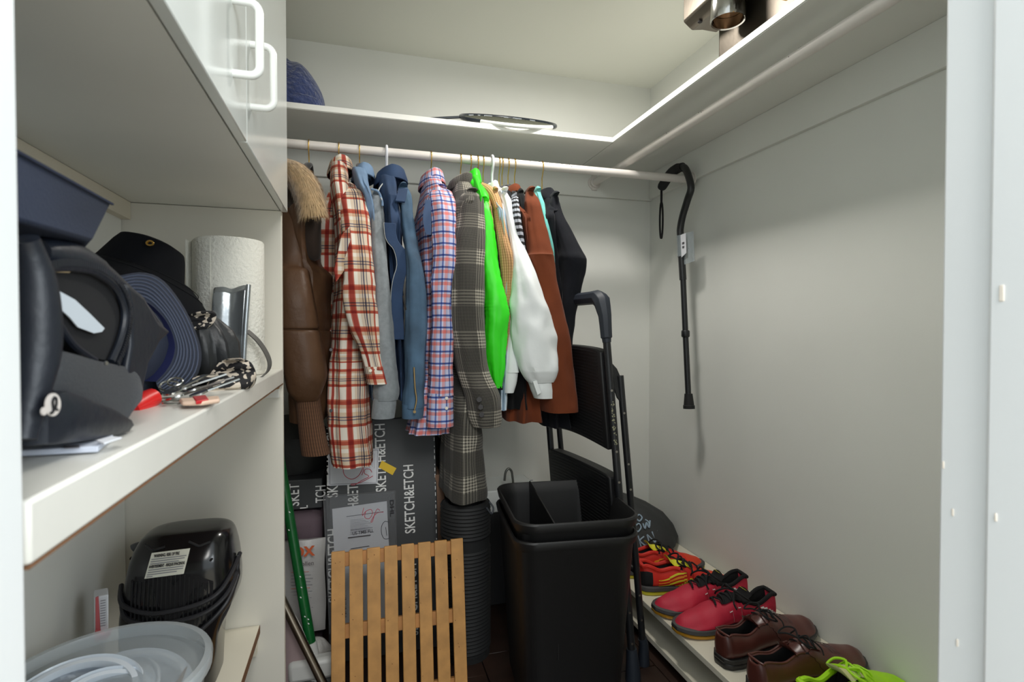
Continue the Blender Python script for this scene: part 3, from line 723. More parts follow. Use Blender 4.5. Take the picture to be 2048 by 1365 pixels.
# upper shipping label, red writing
def sheet(name, corners, m, par, off=.0012, th=.0004):
    P = [BL+ex*s+ey*t+ez*off for s, t in (onbox(*c) for c in corners)]
    return mk(name, MB().poly(P, ez*th), m, par, smooth=False)
def bp(u, v, off=.0025):
    s, t = onbox(u, v); return BL+ex*s+ey*t+ez*off
lab = sheet('shipping_label', [(661, 900), (763, 896), (759, 966), (661, 972)], M_paper, box)
for a, b in (((664, 903), (760, 899)), ((760, 899), (757, 964)), ((757, 964), (664, 969)), ((664, 969), (664, 903))):
    mk('ruled_line', MB().tube([bp(*a, .0018), bp(*b, .0018)], .0006, 4), M_greyink, lab)
stroke('red_scrawl', [bp(*q) for q in ((692, 932), (704, 928), (720, 925), (730, 932), (722, 950), (708, 958), (695, 952), (691, 940), (698, 930), (715, 928), (730, 924), (732, 935), (728, 950))], .0009, M_red, lab, 50)
stroke('red_scrawl', [bp(*q) for q in ((748, 944), (744, 938), (735, 938), (733, 946), (742, 952), (728, 960), (712, 970), (706, 968), (720, 966), (734, 960), (750, 951))], .0009, M_red, lab, 50)
for k in range(6):
    mk('print_line', MB().tube([bp(738+k*3.2, 906, .0018), bp(737+k*3.2, 930+3*(k % 3), .0018)], .0004, 4), M_greyink, lab)
st = sheet('yellow_sticker', [(768, 920), (797, 935), (789, 949), (762, 934)], mat('yellow_sticker', (236, 196, 40), .6), box, .002)
# clear pouch with the delivery note
M_pouch = mat('clear_pouch', (150, 152, 156), .18, alpha=.16, bump=(30, .6, .004))
pouch = sheet('document_pouch', [(651, 992), (794, 980), (797, 1262), (660, 1268)], M_pouch, box, .0022, .0003)
for a, b in (((651, 992), (794, 980)), ((794, 980), (797, 1262)), ((651, 992), (660, 1268))):
    mk('pouch_seam', MB().tube([bp(*a, .003), bp(*b, .003)], .0012, 4), mat('grey_seam', (120, 120, 122), .4), pouch)
note = sheet('delivery_note', [(668, 1018), (777, 1001), (786, 1245), (676, 1255)], M_paper, box, .0014)
def note_line(u0, v0, u1, v1, r=.0004, m=None): mk('print_line', MB().tube([bp(u0, v0, .0028), bp(u1, v1, .0028)], r, 4), m or M_greyink, note)
note_line(696, 1033, 770, 1022, .0006, M_ink)
for k in range(9): note_line(704, 1040+k*2.6, 730+((k*37) % 16), 1037+k*2.6)
for k in range(3): note_line(704, 1060+k*4, 748-4*(k % 2), 1054+k*4, .0008)
mk('address_bar', MB().tube([bp(699, 1075, .0026), bp(744, 1069, .0026)], .0042, 4, flat=.25), mat('dark_bar', (86, 82, 84), .7), note)
text_len('printed_word', 'US-TMB-FLL', .060, .009, frame(bp(729, 1063.5, .003), bp(745, 1061)-bp(713, 1066), ey), M_ink, note, bold=.01)
mk('barcode', MB().tube([bp(704, 1097, .0026), bp(741, 1091, .0026)], .0024, 4, flat=.2), M_ink, note)
stroke('red_scrawl', [bp(*q) for q in ((731, 1015), (728, 1027), (729, 1030), (735, 1022), (745, 1018), (748, 1026), (742, 1036), (733, 1034), (735, 1022))], .0008, M_red, note, 40)
stroke('red_scrawl', [bp(*q) for q in ((763, 1020), (758, 1017), (753, 1026), (748, 1042), (745, 1042), (752, 1030), (760, 1024), (770, 1023))], .0008, M_red, note, 30)
stroke('ink_ring', [bp(*q) for q in ((781, 1043), (772, 1042), (766, 1052), (766, 1066), (771, 1076), (779, 1076), (782, 1072))], .0008, M_ink, note, 30)
stroke('ink_stroke', [bp(774, 1053), bp(775, 1060), bp(776, 1070)], .0008, M_ink, note, 6)
text_len('printed_logo', 'DHL', .048, .011, frame(bp(787, 1015, .004), -ey, ex), M_ink, pouch, bold=.03)
for u0, u1 in ((684, 690), (718, 724), (750, 758)):
    for k in range(14):
        v = 1192+k*3.2
        mk('barcode_bar', MB().tube([bp(u0-4, v, .0024), bp(u1+4, v-.4, .0024)], .0003+.0004*(k % 3), 4), M_ink, note)

# second black carton lying behind
b2 = thing('paper_carton', 'smaller black carton lying flat behind the puffer coat cuff at the cabinet edge', 'box', (-.17, 1.78, .42))
f0 = at(560, 963, y=1.70); f1 = at(650, 957, y=1.70); fz = f0.z; zb2 = at(600, 1020, y=1.70).z
mk('carton_body', MB().box((-.36, 1.70, zb2), (TL.x-.012, 1.97, fz)), M_blk, b2, bevel=.003)
for u, t, v0, v1 in ((588, 'SKET', 1013, 968), (641, 'TCH', 1006, 972)):
    p = at(u, (v0+v1)/2, y=1.699); q0 = at(u, v0, y=1.699); q1 = at(u, v1, y=1.699)
    text_len('printed_word', t, (q1-q0).length, .028, frame(p, (0, 0, 1), (-1, 0, 0)), M_wprint, b2, bold=.012)
mk('printed_mark', MB().box((at(600, 1017, y=1.6985).x, 1.6985, zb2+.003), (at(615, 1017, y=1.6985).x, 1.6995, zb2+.006)).box((at(613, 1017, y=1.6985).x, 1.6985, zb2+.003), (at(615.5, 1017, y=1.6985).x, 1.6995, zb2+.012)), M_wprint, b2)
tag(mk('black_bag', MB().loft([ring(-.20, 1.84, fz+.002+zz, .12*r, .10*r, 28, .8, .05, 5, 0, .2, 3) for zz, r in ((0, .9), (.05, 1.0), (.11, .92), (.15, .6), (.17, .2))]), mat('black_nylon', (34, 35, 34), .6, bump=(30, .5, .004))),
    'dark slumped bag on the flat carton behind the brown coat cuff', 'bag')
# mauve cushion-like bag under it, stacked on the lower boxes
M_mauve = mat('mauve_fabric', (104, 88, 96), .85, bump=(400, .3), var=(10, .08))
b3 = thing('storage_bin', 'mauve fabric storage bag under the flat carton at the cabinet edge', 'bag', (-.2, 1.8, 0))
mk('bag_body', MB().box((-.36, 1.665, .006), (TL.x-.012, 1.95, zb2-.008)), M_mauve, b3, bevel=.03, seg=4)
# silver bag of lint filters
M_foil = mat('silver_foil_bag', (176, 174, 172), .35, bump=(18, .7, .006), var=(10, .08))
pk = thing('filter_package', 'silver plastic filter package printed with orange X letters behind the green handle', 'package', (-.13, 1.62, 0))
rings = []
for k in range(14):
    t = k/13; z = .10 + t*(at(610, 1086, y=1.60).z-.10)
    hw = .095; th = .006+.02*math.sin(math.pi*t)**.6
    rings.append([V((-.182+hw*c+.004*noise.noise((c*2, z*9, 1)), 1.625-.03*(1-t)+th*s+.005*noise.noise((c*3, z*12, 5)), z)) for c, s in [(math.cos(2*math.pi*j/24), math.sin(2*math.pi*j/24)) for j in range(24)]])
mk('foil_bag', MB().loft(rings), M_foil, pk)
yo = 1.585
M_or = mat('orange_print', (206, 96, 52), .6)
text_len('printed_word', 'OX', .058, .026, frame(at(608, 1104, y=yo), (1, 0, 0), (0, 0, 1)), M_or, pk, bold=.04)
text_len('printed_word', 'Pollen', .040, .012, frame(at(612, 1128, y=yo), (1, 0, 0), (0, 0, 1)), mat('grey_print', (92, 84, 86), .7), pk)
for k in range(13):
    p = at(582, 1146+k*6.5, y=yo); q = at(618+(k*13) % 9, 1144+k*6.5, y=yo)
    mk('print_line', MB().tube([p, q], .0006, 4), M_or if k % 5 == 0 else M_greyink, pk)
# broom with green handle, white ferrule
br = thing('broom', 'green broom handle with white ferrule leaning beside the black carton', 'broom', (0, 1.45, 0))
a = at(566, 958, y=1.52); b = at(622, 1290, y=1.47)
mk('handle', MB().tube([a+(a-b)*.25, a, a.lerp(b, .5), b], .0128, 18), mat('green_handle', (18, 92, 42), .3, var=(60, .15)), br)
d = (b-a).normalized()
mk('ferrule', MB().tube([b-d*.006, b+d*.03, b+d*.06, b+d*.10], [.0150, .0155, .017, .021], 18), mat('white_plastic', (206, 206, 202), .4), br)
hd = b+d*.10; hd = V((hd.x, hd.y, 0))
mk('brush_head', MB().box((hd.x-.07, hd.y-.02, .05), (hd.x+.05, hd.y+.02, .105)), MATS['white_plastic'], br, bevel=.012)
mk('bristle_block', MB().box((hd.x-.066, hd.y-.017, .001), (hd.x+.046, hd.y+.017, .05)), mat('grey_bristle', (90, 92, 90), .9, bump=(300, 1)), br)
sp = MB()
for k in range(9):
    t = random.uniform(.1, .98); q = a.lerp(b, t); sp.disc(q+V((random.uniform(-.006, .006), -.0127, 0)), .0014, (0, -1, 0), 6, .0006, .0028)
mk('paint_fleck', sp, M_wprint, br, kind='stuff')
# steel pole
a = at(560, 1192, y=1.42); b = at(648, 1372, y=1.385)
ml = thing('mop', 'bare steel mop pole leaning in front of the mauve bag by the cabinet', 'mop', (b.x+.02, b.y, 0))
d = (b-a).normalized(); e = b+d*((b.z-.05)/-d.z)
mk('pole', MB().tube([a-d*.25, a, b, e], .0105, 18), mat('brushed_steel_pole', (150, 138, 124), .3, metal=1, bump=(60, .1)), ml)
mk('mop_socket', MB().lathe([(0, 0), (.022, .002), (.026, .02), (.020, .055), (.014, .06), (0, .06)], (e.x+.0, e.y, 0), 18), mat('grey_plastic', (120, 120, 118), .5), ml)
# dustpan
dp = thing('dustpan', 'white plastic dustpan standing behind the steel mop pole', 'dustpan', (-.15, 1.46, 0))
P = [at(u, v, y=1.45) for u, v in ((556, 1196), (577, 1217), (596, 1248), (612, 1285), (622, 1320), (628, 1362))]
P = [V(p) for p in spline([tuple(p) for p in P], 16)]; P.append(V((P[-1].x+.004, 1.44, .002)))
mk('rim', MB().tube(P, .004, 8), mat('white_plastic_pan', (214, 212, 208), .35), dp)
pan = [[p, V((-.30, p.y, p.z)), V((-.30, p.y+.006, p.z)), p+V((0, .006, 0))] for p in P]
mk('pan', MB().loft(pan), mat('pinkish_grey_plastic', (158, 138, 138), .5), dp)
tag(mk('plastic_bag', MB().loft([ring(at(634, 1320, y=1.52).x, 1.525, .012+zz, .036*r, .03*r, 24, .9, .08, 5, 1, .5, 9) for zz, r in ((0, .7), (.03, 1), (.075, .95), (.10, .5), (.105, .2))]), mat('white_film', (190, 188, 184), .3, bump=(40, .8, .006))),
    'small crumpled white plastic bag between the broom and the black carton', 'bag')
tag(mk('cardboard_box', MB().box((.232, 1.66, .001), (.262, 1.86, at(878, 950, y=1.66).z)), mat('brown_cardboard', (128, 100, 82), .9, bump=(80, .2)), bevel=.002),
    'narrow brown cardboard box between the black carton and the foam roll', 'box')
tag(mk('black_gap_slab', MB().box((TR.x+.024, 1.70, .001), (TR.x+.05, 1.96, at(880, 880, y=1.7).z)), M_blkd, bevel=.003), 'black flat slab filling the gap at the right side of the tall black carton', 'case')  # black upright slab filling the gap beside the tall carton

# bamboo bath mat ----------------------------------------------------------
M_bam = mat('bamboo', (192, 142, 82), .5, bump=(60, .15), var=(26, .16), aniso=(1, 1, .08))
M_bam2 = mat('bamboo_rail', (182, 128, 72), .55, var=(30, .18))
mt = thing('bamboo_mat', 'slatted bamboo bath mat standing upright in front of the black carton', 'mat', (.1, 1.42, 0))
yt, yb = 1.438, 1.372
t0 = at(663, 1104, y=yt); t1 = at(926, 1072, y=yt); mw = t1.x-t0.x; mh = t0.z
MF = frame(V((t0.x, yb, .001)), (1, -.0, 0), V((.012, yt-yb, mh)))
hh = V((0, yt-yb, mh)).length
for k in range(8):
    x0 = k*(mw-.036)/7
    o = mk('slat', MB().box((x0, 0, .006), (x0+.033, hh, .015), MF), M_bam, mt, bevel=.0015)
for t in (hh-.040, hh-.040-.172, hh-.040-.340):
    mk('cross_rail', MB().box((.004, max(.004, t), -.006), (mw-.004, max(.004, t)+.034, .006), MF), M_bam2, mt, bevel=.0015)
kn = MB()
for k in range(34):
    x0 = random.randrange(8)*(mw-.036)/7+random.uniform(.003, .033); y = random.uniform(.05, hh-.01)
    kn.disc(MF @ V((x0, y, .015)), random.uniform(.0006, .0016), ez, 6, .0003, random.uniform(.0006, .0016))
mk('knot', kn, mat('bamboo_knot', (112, 72, 40), .8), mt, kind='stuff')

# ribbed foam roll ----------------------------------------------------------
fr_ = thing('foam_mat_roll', 'black ribbed foam mat rolled upright between bamboo mat and bins', 'exercise mat', (.306, 1.54, 0))
xc, yc, zt = .305, 1.545, at(938, 1000, y=1.545).z
rr = []; z = .002
while z < zt-.012:
    band = abs(z-at(938, 1100, y=1.47).z) < .017 or abs(z-at(938, 1335, y=1.47).z) < .015
    rr += [(.0675 if band else .0705, z), (.0675 if band else .0735, z+.004), (.0675 if band else .0705, z+.0095)]; z += .0105
rr = [(0, .001), (.06, .001)] + rr + [(.068, zt-.006), (.060, zt), (.052, zt-.002), (.05, zt-.014), (.044, zt-.014), (.042, zt-.001), (.034, zt-.001), (.032, zt-.014), (.026, zt-.014), (.024, zt-.001), (.014, zt-.001), (.012, zt-.05), (0, zt-.05)]
M_foam = mat('black_foam', (30, 31, 32), .7, bump=(200, .2))
fm = mk('rolled_mat', MB().lathe(rr, (xc, yc, 0), 56), M_foam, fr_, smooth=30)
for v in (1100, 1335):
    z = at(938, v, y=1.47).z
    mk('strap', MB().lathe([(.0685, z-.015), (.0700, z-.015), (.0700, z+.015), (.0685, z+.015)], (xc, yc, 0), 48), mat('black_strap', (24, 25, 26), .8), fr_)
stroke('carry_cord', [V((xc+.05, yc-.055, zt-.01)), V((xc+.066, yc-.05, zt-.03)), V((xc+.072, yc-.045, zt-.015)), V((xc+.064, yc-.03, zt-.002))], .003, mat('grey_cord', (66, 70, 76), .6), fr_, 14)

# white storage box with a hook standing on it, behind the bins
wb = thing('storage_box', 'low storage box with a white lid and a body darkened as shade against the back wall behind the bins', 'box', (.42, 1.84, 0))
wz = at(1040, 972, y=1.80).z
mk('box_body', MB().box((.285, 1.775, .001), (.60, 1.93, wz-.075)), mat('shade_dark_body', (40, 40, 42), .7), wb, bevel=.004)  # body coloured dark to stand for deep shade between roll and bins
mk('lid', MB().box((.278, 1.765, wz-.075), (.607, 1.94, wz)), M_melg, wb, bevel=.004)
mk('paint_mark', MB().box((at(1056, 958, z=wz).x, 1.85, wz), (at(1062, 958, z=wz).x, 1.855, wz+.0006)), mat('navy_mark', (40, 44, 90), .7), wb)
hk = [at(u, v, y=1.79) for u, v in ((1009, 962), (1011, 946), (1017, 938), (1023, 943), (1025, 955), (1027, 972))]
tag(mk('wall_hook', MB().tube(spline([tuple(p) for p in hk], 20) , .0042, 10), mat('grey_metal_hook', (126, 128, 122), .4, metal=.7)), 'grey bent metal hook end standing on the white storage box', 'hook')

# nested bins ---------------------------------------------------------------
M_bin = mat('black_bin_plastic', (22, 22, 23), .5, bump=(350, .25, .0006))
def rrect(hw, hd, r, z, n=6):
    pts = []
    for cx, cy, a0 in ((hw-r, hd-r, 0), (-hw+r, hd-r, 90), (-hw+r, -hd+r, 180), (hw-r, -hd+r, 270)):
        for k in range(n+1):
            a = math.radians(a0+90*k/n); pts.append(V((cx+r*math.cos(a), cy+r*math.sin(a), z)))
    return pts
bin_rot = math.radians(-6)
def bin_(name, label, c, zt, zb, hw, hd, taper, loc):
    t = thing(name, label, 'bin', loc, 'nested black bins', rot=(0, 0, bin_rot))
    R = []; zt -= loc[2]; zb -= loc[2]
    for z, s, ins in ((zb, taper, 0), (zb+.004, taper+.006, 0), (zt-.028, .985, 0), (zt-.022, .99, -.004), (zt-.004, 1.0, -.006), (zt, 1.0, -.004), (zt, 1.0, .0), (zt-.006, 1.0, .003), (zt-.03, .975, .006), (zb+.006, taper, .006), (zb+.005, taper*.5, 0)):
        R.append(rrect(hw*s-ins, hd*s-ins, .052*s, z))
    mk('bin_body', MB().loft(R), M_bin, t, local=True)
    return t
bc = (.522, 1.335)
zt_in = at(1150, 1046, y=1.165).z; zt_lo = at(1150, 1078, y=1.17).z
b_lo = bin_('waste_bin', 'outer tall black plastic bin under the divided one', bc, zt_lo, .001, .150, .175, .80, (bc[0], bc[1], .001))
b_in = bin_('waste_bin', 'inner black plastic bin with a divider, nested in the outer bin', bc, zt_in, .14, .150, .172, .84, (bc[0]+.004, bc[1]+.004, .14))
z0 = .16-.14; z1 = zt_in-.14
mk('divider', MB().poly([(-.055, -.160, z0), (-.055, .160, z0), (-.055, .166, z1+.006), (-.055, -.150, z1-.020), (-.055, -.160, z1-.03)], (.004, 0, 0)), M_bin, b_in, local=True, bevel=.001)

# step ladder ---------------------------------------------------------------
M_lad = mat('black_powder_coat', (30, 31, 34), .38, spec=.5)
M_step = mat('ribbed_black_plastic', (22, 22, 24), .5)
M_grip = mat('dark_grip', (38, 44, 54), .55)
M_rivet = mat('steel_rivet', (176, 172, 166), .3, metal=1)
ld = thing('step_ladder', 'folded black step ladder leaning behind the bins with its handle up', 'ladder', (.70, 1.5, 0))
fR = V((.712, 1.29, .03)); tR = V((.655, 1.345, at(1214, 660, y=1.35).z))
wv = V((-.045, .40, 0)); fL = fR+wv; tL = tR+wv
up = (tR-fR).normalized(); wn = wv.normalized(); nrm = up.cross(wn).normalized()     # nrm faces the room (-x)
if nrm.x > 0: nrm = -nrm
back = -nrm
def rail(a, b, r=.0105): return mk('front_rail', MB().tube([a, a.lerp(b, .5), b], r, 14), M_lad, ld)
rail(fR, tR); rail(fL, tL)
hR = fR.lerp(tR, .86); 
rR0 = V((.775, 1.345, .03)); rL0 = rR0+wv
for a0, off in ((rR0, 0), (rL0, 1)):
    top = hR+back*.034+(wv if off else V())
    mk('rear_leg', MB().tube([a0, a0.lerp(top, .5), top], .0095, 12), M_lad, ld)
    base = hR+(wv if off else V())
    mk('hinge_plate', MB().poly([base+up*.045+back*.004, base+up*.02+back*.026, base-up*.03+back*.046, base-up*.09+back*.044, base-up*.06+back*.02, base-up*.01+back*.006], wn*.006), M_lad, ld, bevel=.001)
    mk('foot', MB().tube([V((a0.x, a0.y, .0)), a0+V((0, 0, -.015)), a0+V((0, 0, .03)), a0+(top-a0).normalized()*.045], [.017, .016, .013, .0125], 12), M_grip, ld)
for q in (fR, fL):
    mk('foot', MB().tube([V((q.x, q.y, 0)), q+V((0, 0, -.01)), q+up*.04, q+up*.055], [.021, .020, .0155, .014], 12), M_grip, ld)
# handle: padded sleeve round the top bend and across
g0 = tR+up*.0; g1 = at(1208, 600, y=1.36); g2 = V((g1.x-.012, g1.y+.055, g1.z+.012)); g3 = g2+V((-.025, .30, 0)); g4 = V((tL.x, tL.y-.01, g1.z-.02)); 
path = [g0-up*.03, g0+up*.02, V((tR.x, tR.y+.004, g1.z-.02)), V((tR.x-.004, tR.y+.028, g1.z+.006)), V((tR.x-.010, tR.y+.07, g1.z+.012)), V((tL.x+.006, tL.y-.07, g1.z+.012)), V((tL.x+.002, tL.y-.028, g1.z+.004)), V((tL.x, tL.y-.004, g1.z-.02)), tL-up*.03]
zt_h = g1.z+.008
def hpath():
    a = tR-up*.035; c1 = V((tR.x-.002, tR.y+.002, zt_h-.052)); c2 = V((tR.x-.004, tR.y+.016, zt_h-.014)); c3 = V((tR.x-.007, tR.y+.036, zt_h))
    d3 = V((tL.x+.004, tL.y-.036, zt_h)); d2 = V((tL.x+.002, tL.y-.016, zt_h-.014)); d1 = V((tL.x, tL.y-.002, zt_h-.052)); e = tL-up*.035
    return [a, a+up*.012, a+up*.013, a.lerp(c1, .6), c1, c1.lerp(c2, .6), c2, c2.lerp(c3, .5), c3, c3.lerp(d3, .12), c3.lerp(d3, .5), c3.lerp(d3, .88), d3, d2.lerp(d3, .5), d2, d1.lerp(d2, .4), d1, d1.lerp(e, .4), e+up*.013, e+up*.012, e]
hp_ = hpath()
mk('handle', MB().tube(hp_, [.0125, .0135, .0165, .0175, .019, .022, .024, .0235, .021, .019, .019, .019, .021, .0235, .024, .022, .019, .0175, .0165, .0135, .0125], 8), M_grip, ld, bevel=.003)
# folded platform and lower step
def step(z_top, z_bot, th, name, lift=.0):
    t0_ = (z_top-fR.z)/(tR.z-fR.z); b0_ = (z_bot-fR.z)/(tR.z-fR.z)
    A = fR.lerp(tR, t0_); B = fR.lerp(tR, b0_)
    out = MB(); n = 22; top = []; bot = []
    for k in range(n+1):
        s = .035+.93*k/n; arch = math.sin(math.pi*k/n)
        top.append(A+wv*s+up*(.016*arch**.5)+nrm*(.010*arch)); bot.append(B+wv*s-up*(.0)+up*(.02*arch)+nrm*(.010*arch))
    rings = []
    for k in range(n+1):
        rings.append([bot[k]+nrm*th*.5, top[k]+nrm*th*.5, top[k]-nrm*th*.5, bot[k]-nrm*th*.5])
    o = mk(name, out.loft(rings), M_step, ld, bevel=.004)
    nr = max(4, int((z_top-z_bot-.03)/.0085))
    for j in range(nr):
        f = (j+1)/(nr+1)
        pts = [bot[k].lerp(top[k], f)+nrm*(th*.5+.0003) for k in range(1, n, 2)]
        mk('tread_rib', MB().tube(pts, .0016, 4), M_step, o)
    return o
step(H-.056, H-.325, .030, 'platform'); step(H-.40, H-.62, .034, 'lower_step')
for f in (.82, .64, .55, .40, .17, .08):
    mk('rivet', MB().disc(fR.lerp(tR, f)+V((-.002, -.0102, 0)), .0032, (-.2, -1, 0), 10, .0015), M_rivet, ld)
    q = rR0.lerp(hR+back*.034, f+.05); mk('rivet', MB().disc(q+V((-.002, -.0092, 0)), .003, (-.2, -1, 0), 10, .0015), M_rivet, ld)
sx = [fR.lerp(tR, f)+V((-.006, -.0085, 0)) for f in (.775, .75, .72, .69, .665)]
tp = MB()
for k in range(40):
    p = fR.lerp(tR, random.uniform(.66, .79)); tp.disc(p+V((random.uniform(-.007, .001), -.0098, 0)), random.uniform(.001, .0025), (-.3, -1, 0), 6, .0008, random.uniform(.001, .003))
mk('peeled_sticker', tp, mat('sticker_residue', (150, 148, 120), .8), ld, kind='stuff')
mk('cross_bar', MB().tube([fR.lerp(tR, .42)+back*.01, fL.lerp(tL, .42)+back*.01], .008, 10), M_lad, ld)
mk('cross_bar', MB().tube([rR0.lerp(hR+back*.034, .3), rL0.lerp(hR+wv+back*.034, .3)], .008, 10), M_lad, ld)

# walking cane hooked on the rail -------------------------------------------
xk = 1.098
cn = thing('walking_cane', 'black offset walking cane hooked over the rail end at the right wall', 'cane', (xk, 1.6, H-.2))
M_cane = mat('black_cane', (30, 31, 33), .35, spec=.5)
def cp(u, v, y): p = at(u, v, y=y); return p
yz = lambda u, v: at(u, v, x=xk)
shaft = [yz(1377, 800), yz(1371, 670), yz(1366, 560), yz(1361, 475), yz(1361, 455), yz(1366, 430), yz(1375, 400), yz(1382, 374)]
top = [V((xk, ROD_Y-.058, ROD_Z+.010)), V((xk, ROD_Y-.034, ROD_Z+.030)), V((xk, ROD_Y, ROD_Z+.034)), V((xk, ROD_Y+.04, ROD_Z+.028)), V((xk, ROD_Y+.09, ROD_Z+.0)), V((xk, ROD_Y+.105, ROD_Z-.012))]
print('cane', shaft[0], shaft[-1], top[0])
mk('shaft', MB().tube(spline([tuple(p) for p in (shaft[0], shaft[1], shaft[2]+V((0,0,.01)))], 8), .0100, 16), M_cane, cn)
mk('neck', MB().tube(spline([tuple(p) for p in (shaft[2:] + top[:3])], 50), .0122, 16), M_cane, cn)
mk('hand_grip', MB().tube(spline([tuple(p) for p in top[1:]], 20), [.0155]*4+[.0175]*12+[.016, .015, .013, .009], 16), mat('foam_grip', (24, 25, 28), .8), cn)
c1 = yz(1371, 668)
mk('locking_collar', MB().tube([c1+V((0, 0, .012)), c1+V((0, 0, .008)), c1-V((0, 0, .008)), c1-V((0, 0, .012))], [.0125, .0145, .0145, .0125], 16), M_cane, cn)
e = yz(1378, 818); e2 = yz(1377, 788)
mk('rubber_tip', MB().tube([e2, e2.lerp(e, .3), e2.lerp(e, .75), e2.lerp(e, .78), e], [.0135, .015, .0175, .0195, .0195], 18), mat('black_rubber', (26, 26, 27), .75), cn)
w0 = top[-1]+V((0, -.004, -.012)); lp = []
for k in range(25):
    a = 2*math.pi*k/24; lp.append(V((w0.x, w0.y+.010*math.sin(a)*(1 if abs(math.sin(a)) > .2 else .8), w0.z-.105-.068*-math.cos(a)*1.0)))
mk('wrist_strap', MB().strip(lp, (.007, 0, 0), .0022), mat('black_webbing', (22, 22, 24), .85), cn)
mk('strap_tab', MB().tube([w0+V((0, 0, .012)), w0-V((0, 0, .041))], .0042, 8), MATS['black_webbing'], cn)
tg0, tg1 = yz(1361, 472), yz(1363, 514)
mk('clear_sleeve', MB().tube([tg0, tg1], [.0138, .0138], 16), mat('clear_plastic_film', (170, 180, 184), .1, alpha=.45), cn)
q = [tg0+V((-.008, -.012, 0)), tg0+V((-.008, -.042, .002)), tg1+V((-.008, -.040, .008)), tg1+V((-.008, -.012, -.004))]
tgp = mk('price_tag', MB().poly([p+V((0, 0, 0)) for p in q], (.0008, 0, 0)), M_paper, cn, smooth=False)
cq = (q[0]+q[1]+q[2]+q[3])/4
for k, (dz, L) in enumerate(((.006, .012), (.002, .012), (-.008, .012), (-.012, .010))):
    mk('print_line', MB().box((cq.x-.0012, cq.y-L/2, cq.z+dz), (cq.x-.0004, cq.y+L/2, cq.z+dz+.0025)), M_ink, tgp)
fq = [p+V((.004, -.004, -.012)) for p in q]
mk('clear_flap', MB().poly([fq[0]+V((0, .004, .016)), fq[1]+V((.012, -.018, .016)), fq[2]+V((.014, -.018, -.018)), fq[3]+V((.004, .004, -.014))], (.0006, 0, 0)), MATS['clear_plastic_film'], cn, smooth=False)

# drawstring bag on the rack ------------------------------------------------
M_bagg = mat('charcoal_bag', (48, 50, 50), .7, bump=(25, .5, .005), var=(12, .1))
bg = thing('drawstring_bag', 'charcoal cloth bag with pale graffiti print in the rack corner', 'bag', (1.02, 1.84, ZR))
rings = []
for zz, x, y, rx, ry in ((.002, 1.01, 1.80, .13, .10), (.03, 1.015, 1.80, .150, .125), (.07, 1.01, 1.81, .148, .120), (.11, .995, 1.83, .135, .105), (.145, .975, 1.85, .108, .085), (.17, .95, 1.86, .08, .06), (.188, .93, 1.87, .045, .035), (.20, .92, 1.875, .012, .01)):
    rings.append(ring(x, y, ZR+zz, rx, ry, 40, .9, .03, 5, 1, .14, 3))
mk('bag_body', MB().loft(rings), M_bagg, bg)
M_doodle = mat('pale_blue_print', (150, 170, 186), .8)
def bagp(u, v):
    """point on the bag's front face below photo pixel, found by marching the sight line"""
    d = _R*((u-1024)/F_PX) + _U*((682.5-v)/F_PX) + _F; t = 1.45
    while t < 2.3:
        p = V((0, 0, H))+d*t; zz = p.z-ZR
        for i in range(len(RB)-1):
            if RB[i][0] <= zz <= RB[i+1][0]:
                f = (zz-RB[i][0])/(RB[i+1][0]-RB[i][0]); x, y, rx, ry = [RB[i][k]*(1-f)+RB[i+1][k]*f for k in (1, 2, 3, 4)]
                if ((p.x-x)/rx)**2+((p.y-y)/ry)**2 < 1.0: return p-d*.004
        t += .004
    return None
RB = [(.002, 1.01, 1.80, .13, .10), (.03, 1.015, 1.80, .150, .125), (.07, 1.01, 1.81, .148, .120), (.11, .995, 1.83, .135, .105), (.145, .975, 1.85, .108, .085), (.17, .95, 1.86, .08, .06), (.188, .93, 1.87, .045, .035)]
dood = [((1272, 1036), (1278, 1030), (1284, 1036), (1279, 1043), (1272, 1038)), ((1286, 1048), (1290, 1058), (1293, 1046), (1298, 1056), (1300, 1042)), ((1272, 1052), (1278, 1048), (1282, 1056), (1276, 1064), (1270, 1060)), ((1290, 1040), (1296, 1044), (1300, 1052)),
        ((1276, 1072), (1282, 1094)), ((1288, 1074), (1280, 1082), (1290, 1092)), ((1294, 1070), (1300, 1090)), ((1294, 1070), (1310, 1086)), ((1304, 1064), (1312, 1088)), ((1314, 1062), (1318, 1080), (1312, 1084)), ((1284, 1096), (1292, 1092), (1300, 1096)), ((1278, 1106), (1284, 1102), (1290, 1106))]
for dd in dood:
    P = [bagp(*q) for q in dd]
    P = [p for p in P if p is not None]
    if len(P) > 1: stroke('graffiti_stroke', P, .0030, M_doodle, bg, 3*len(P)+2)
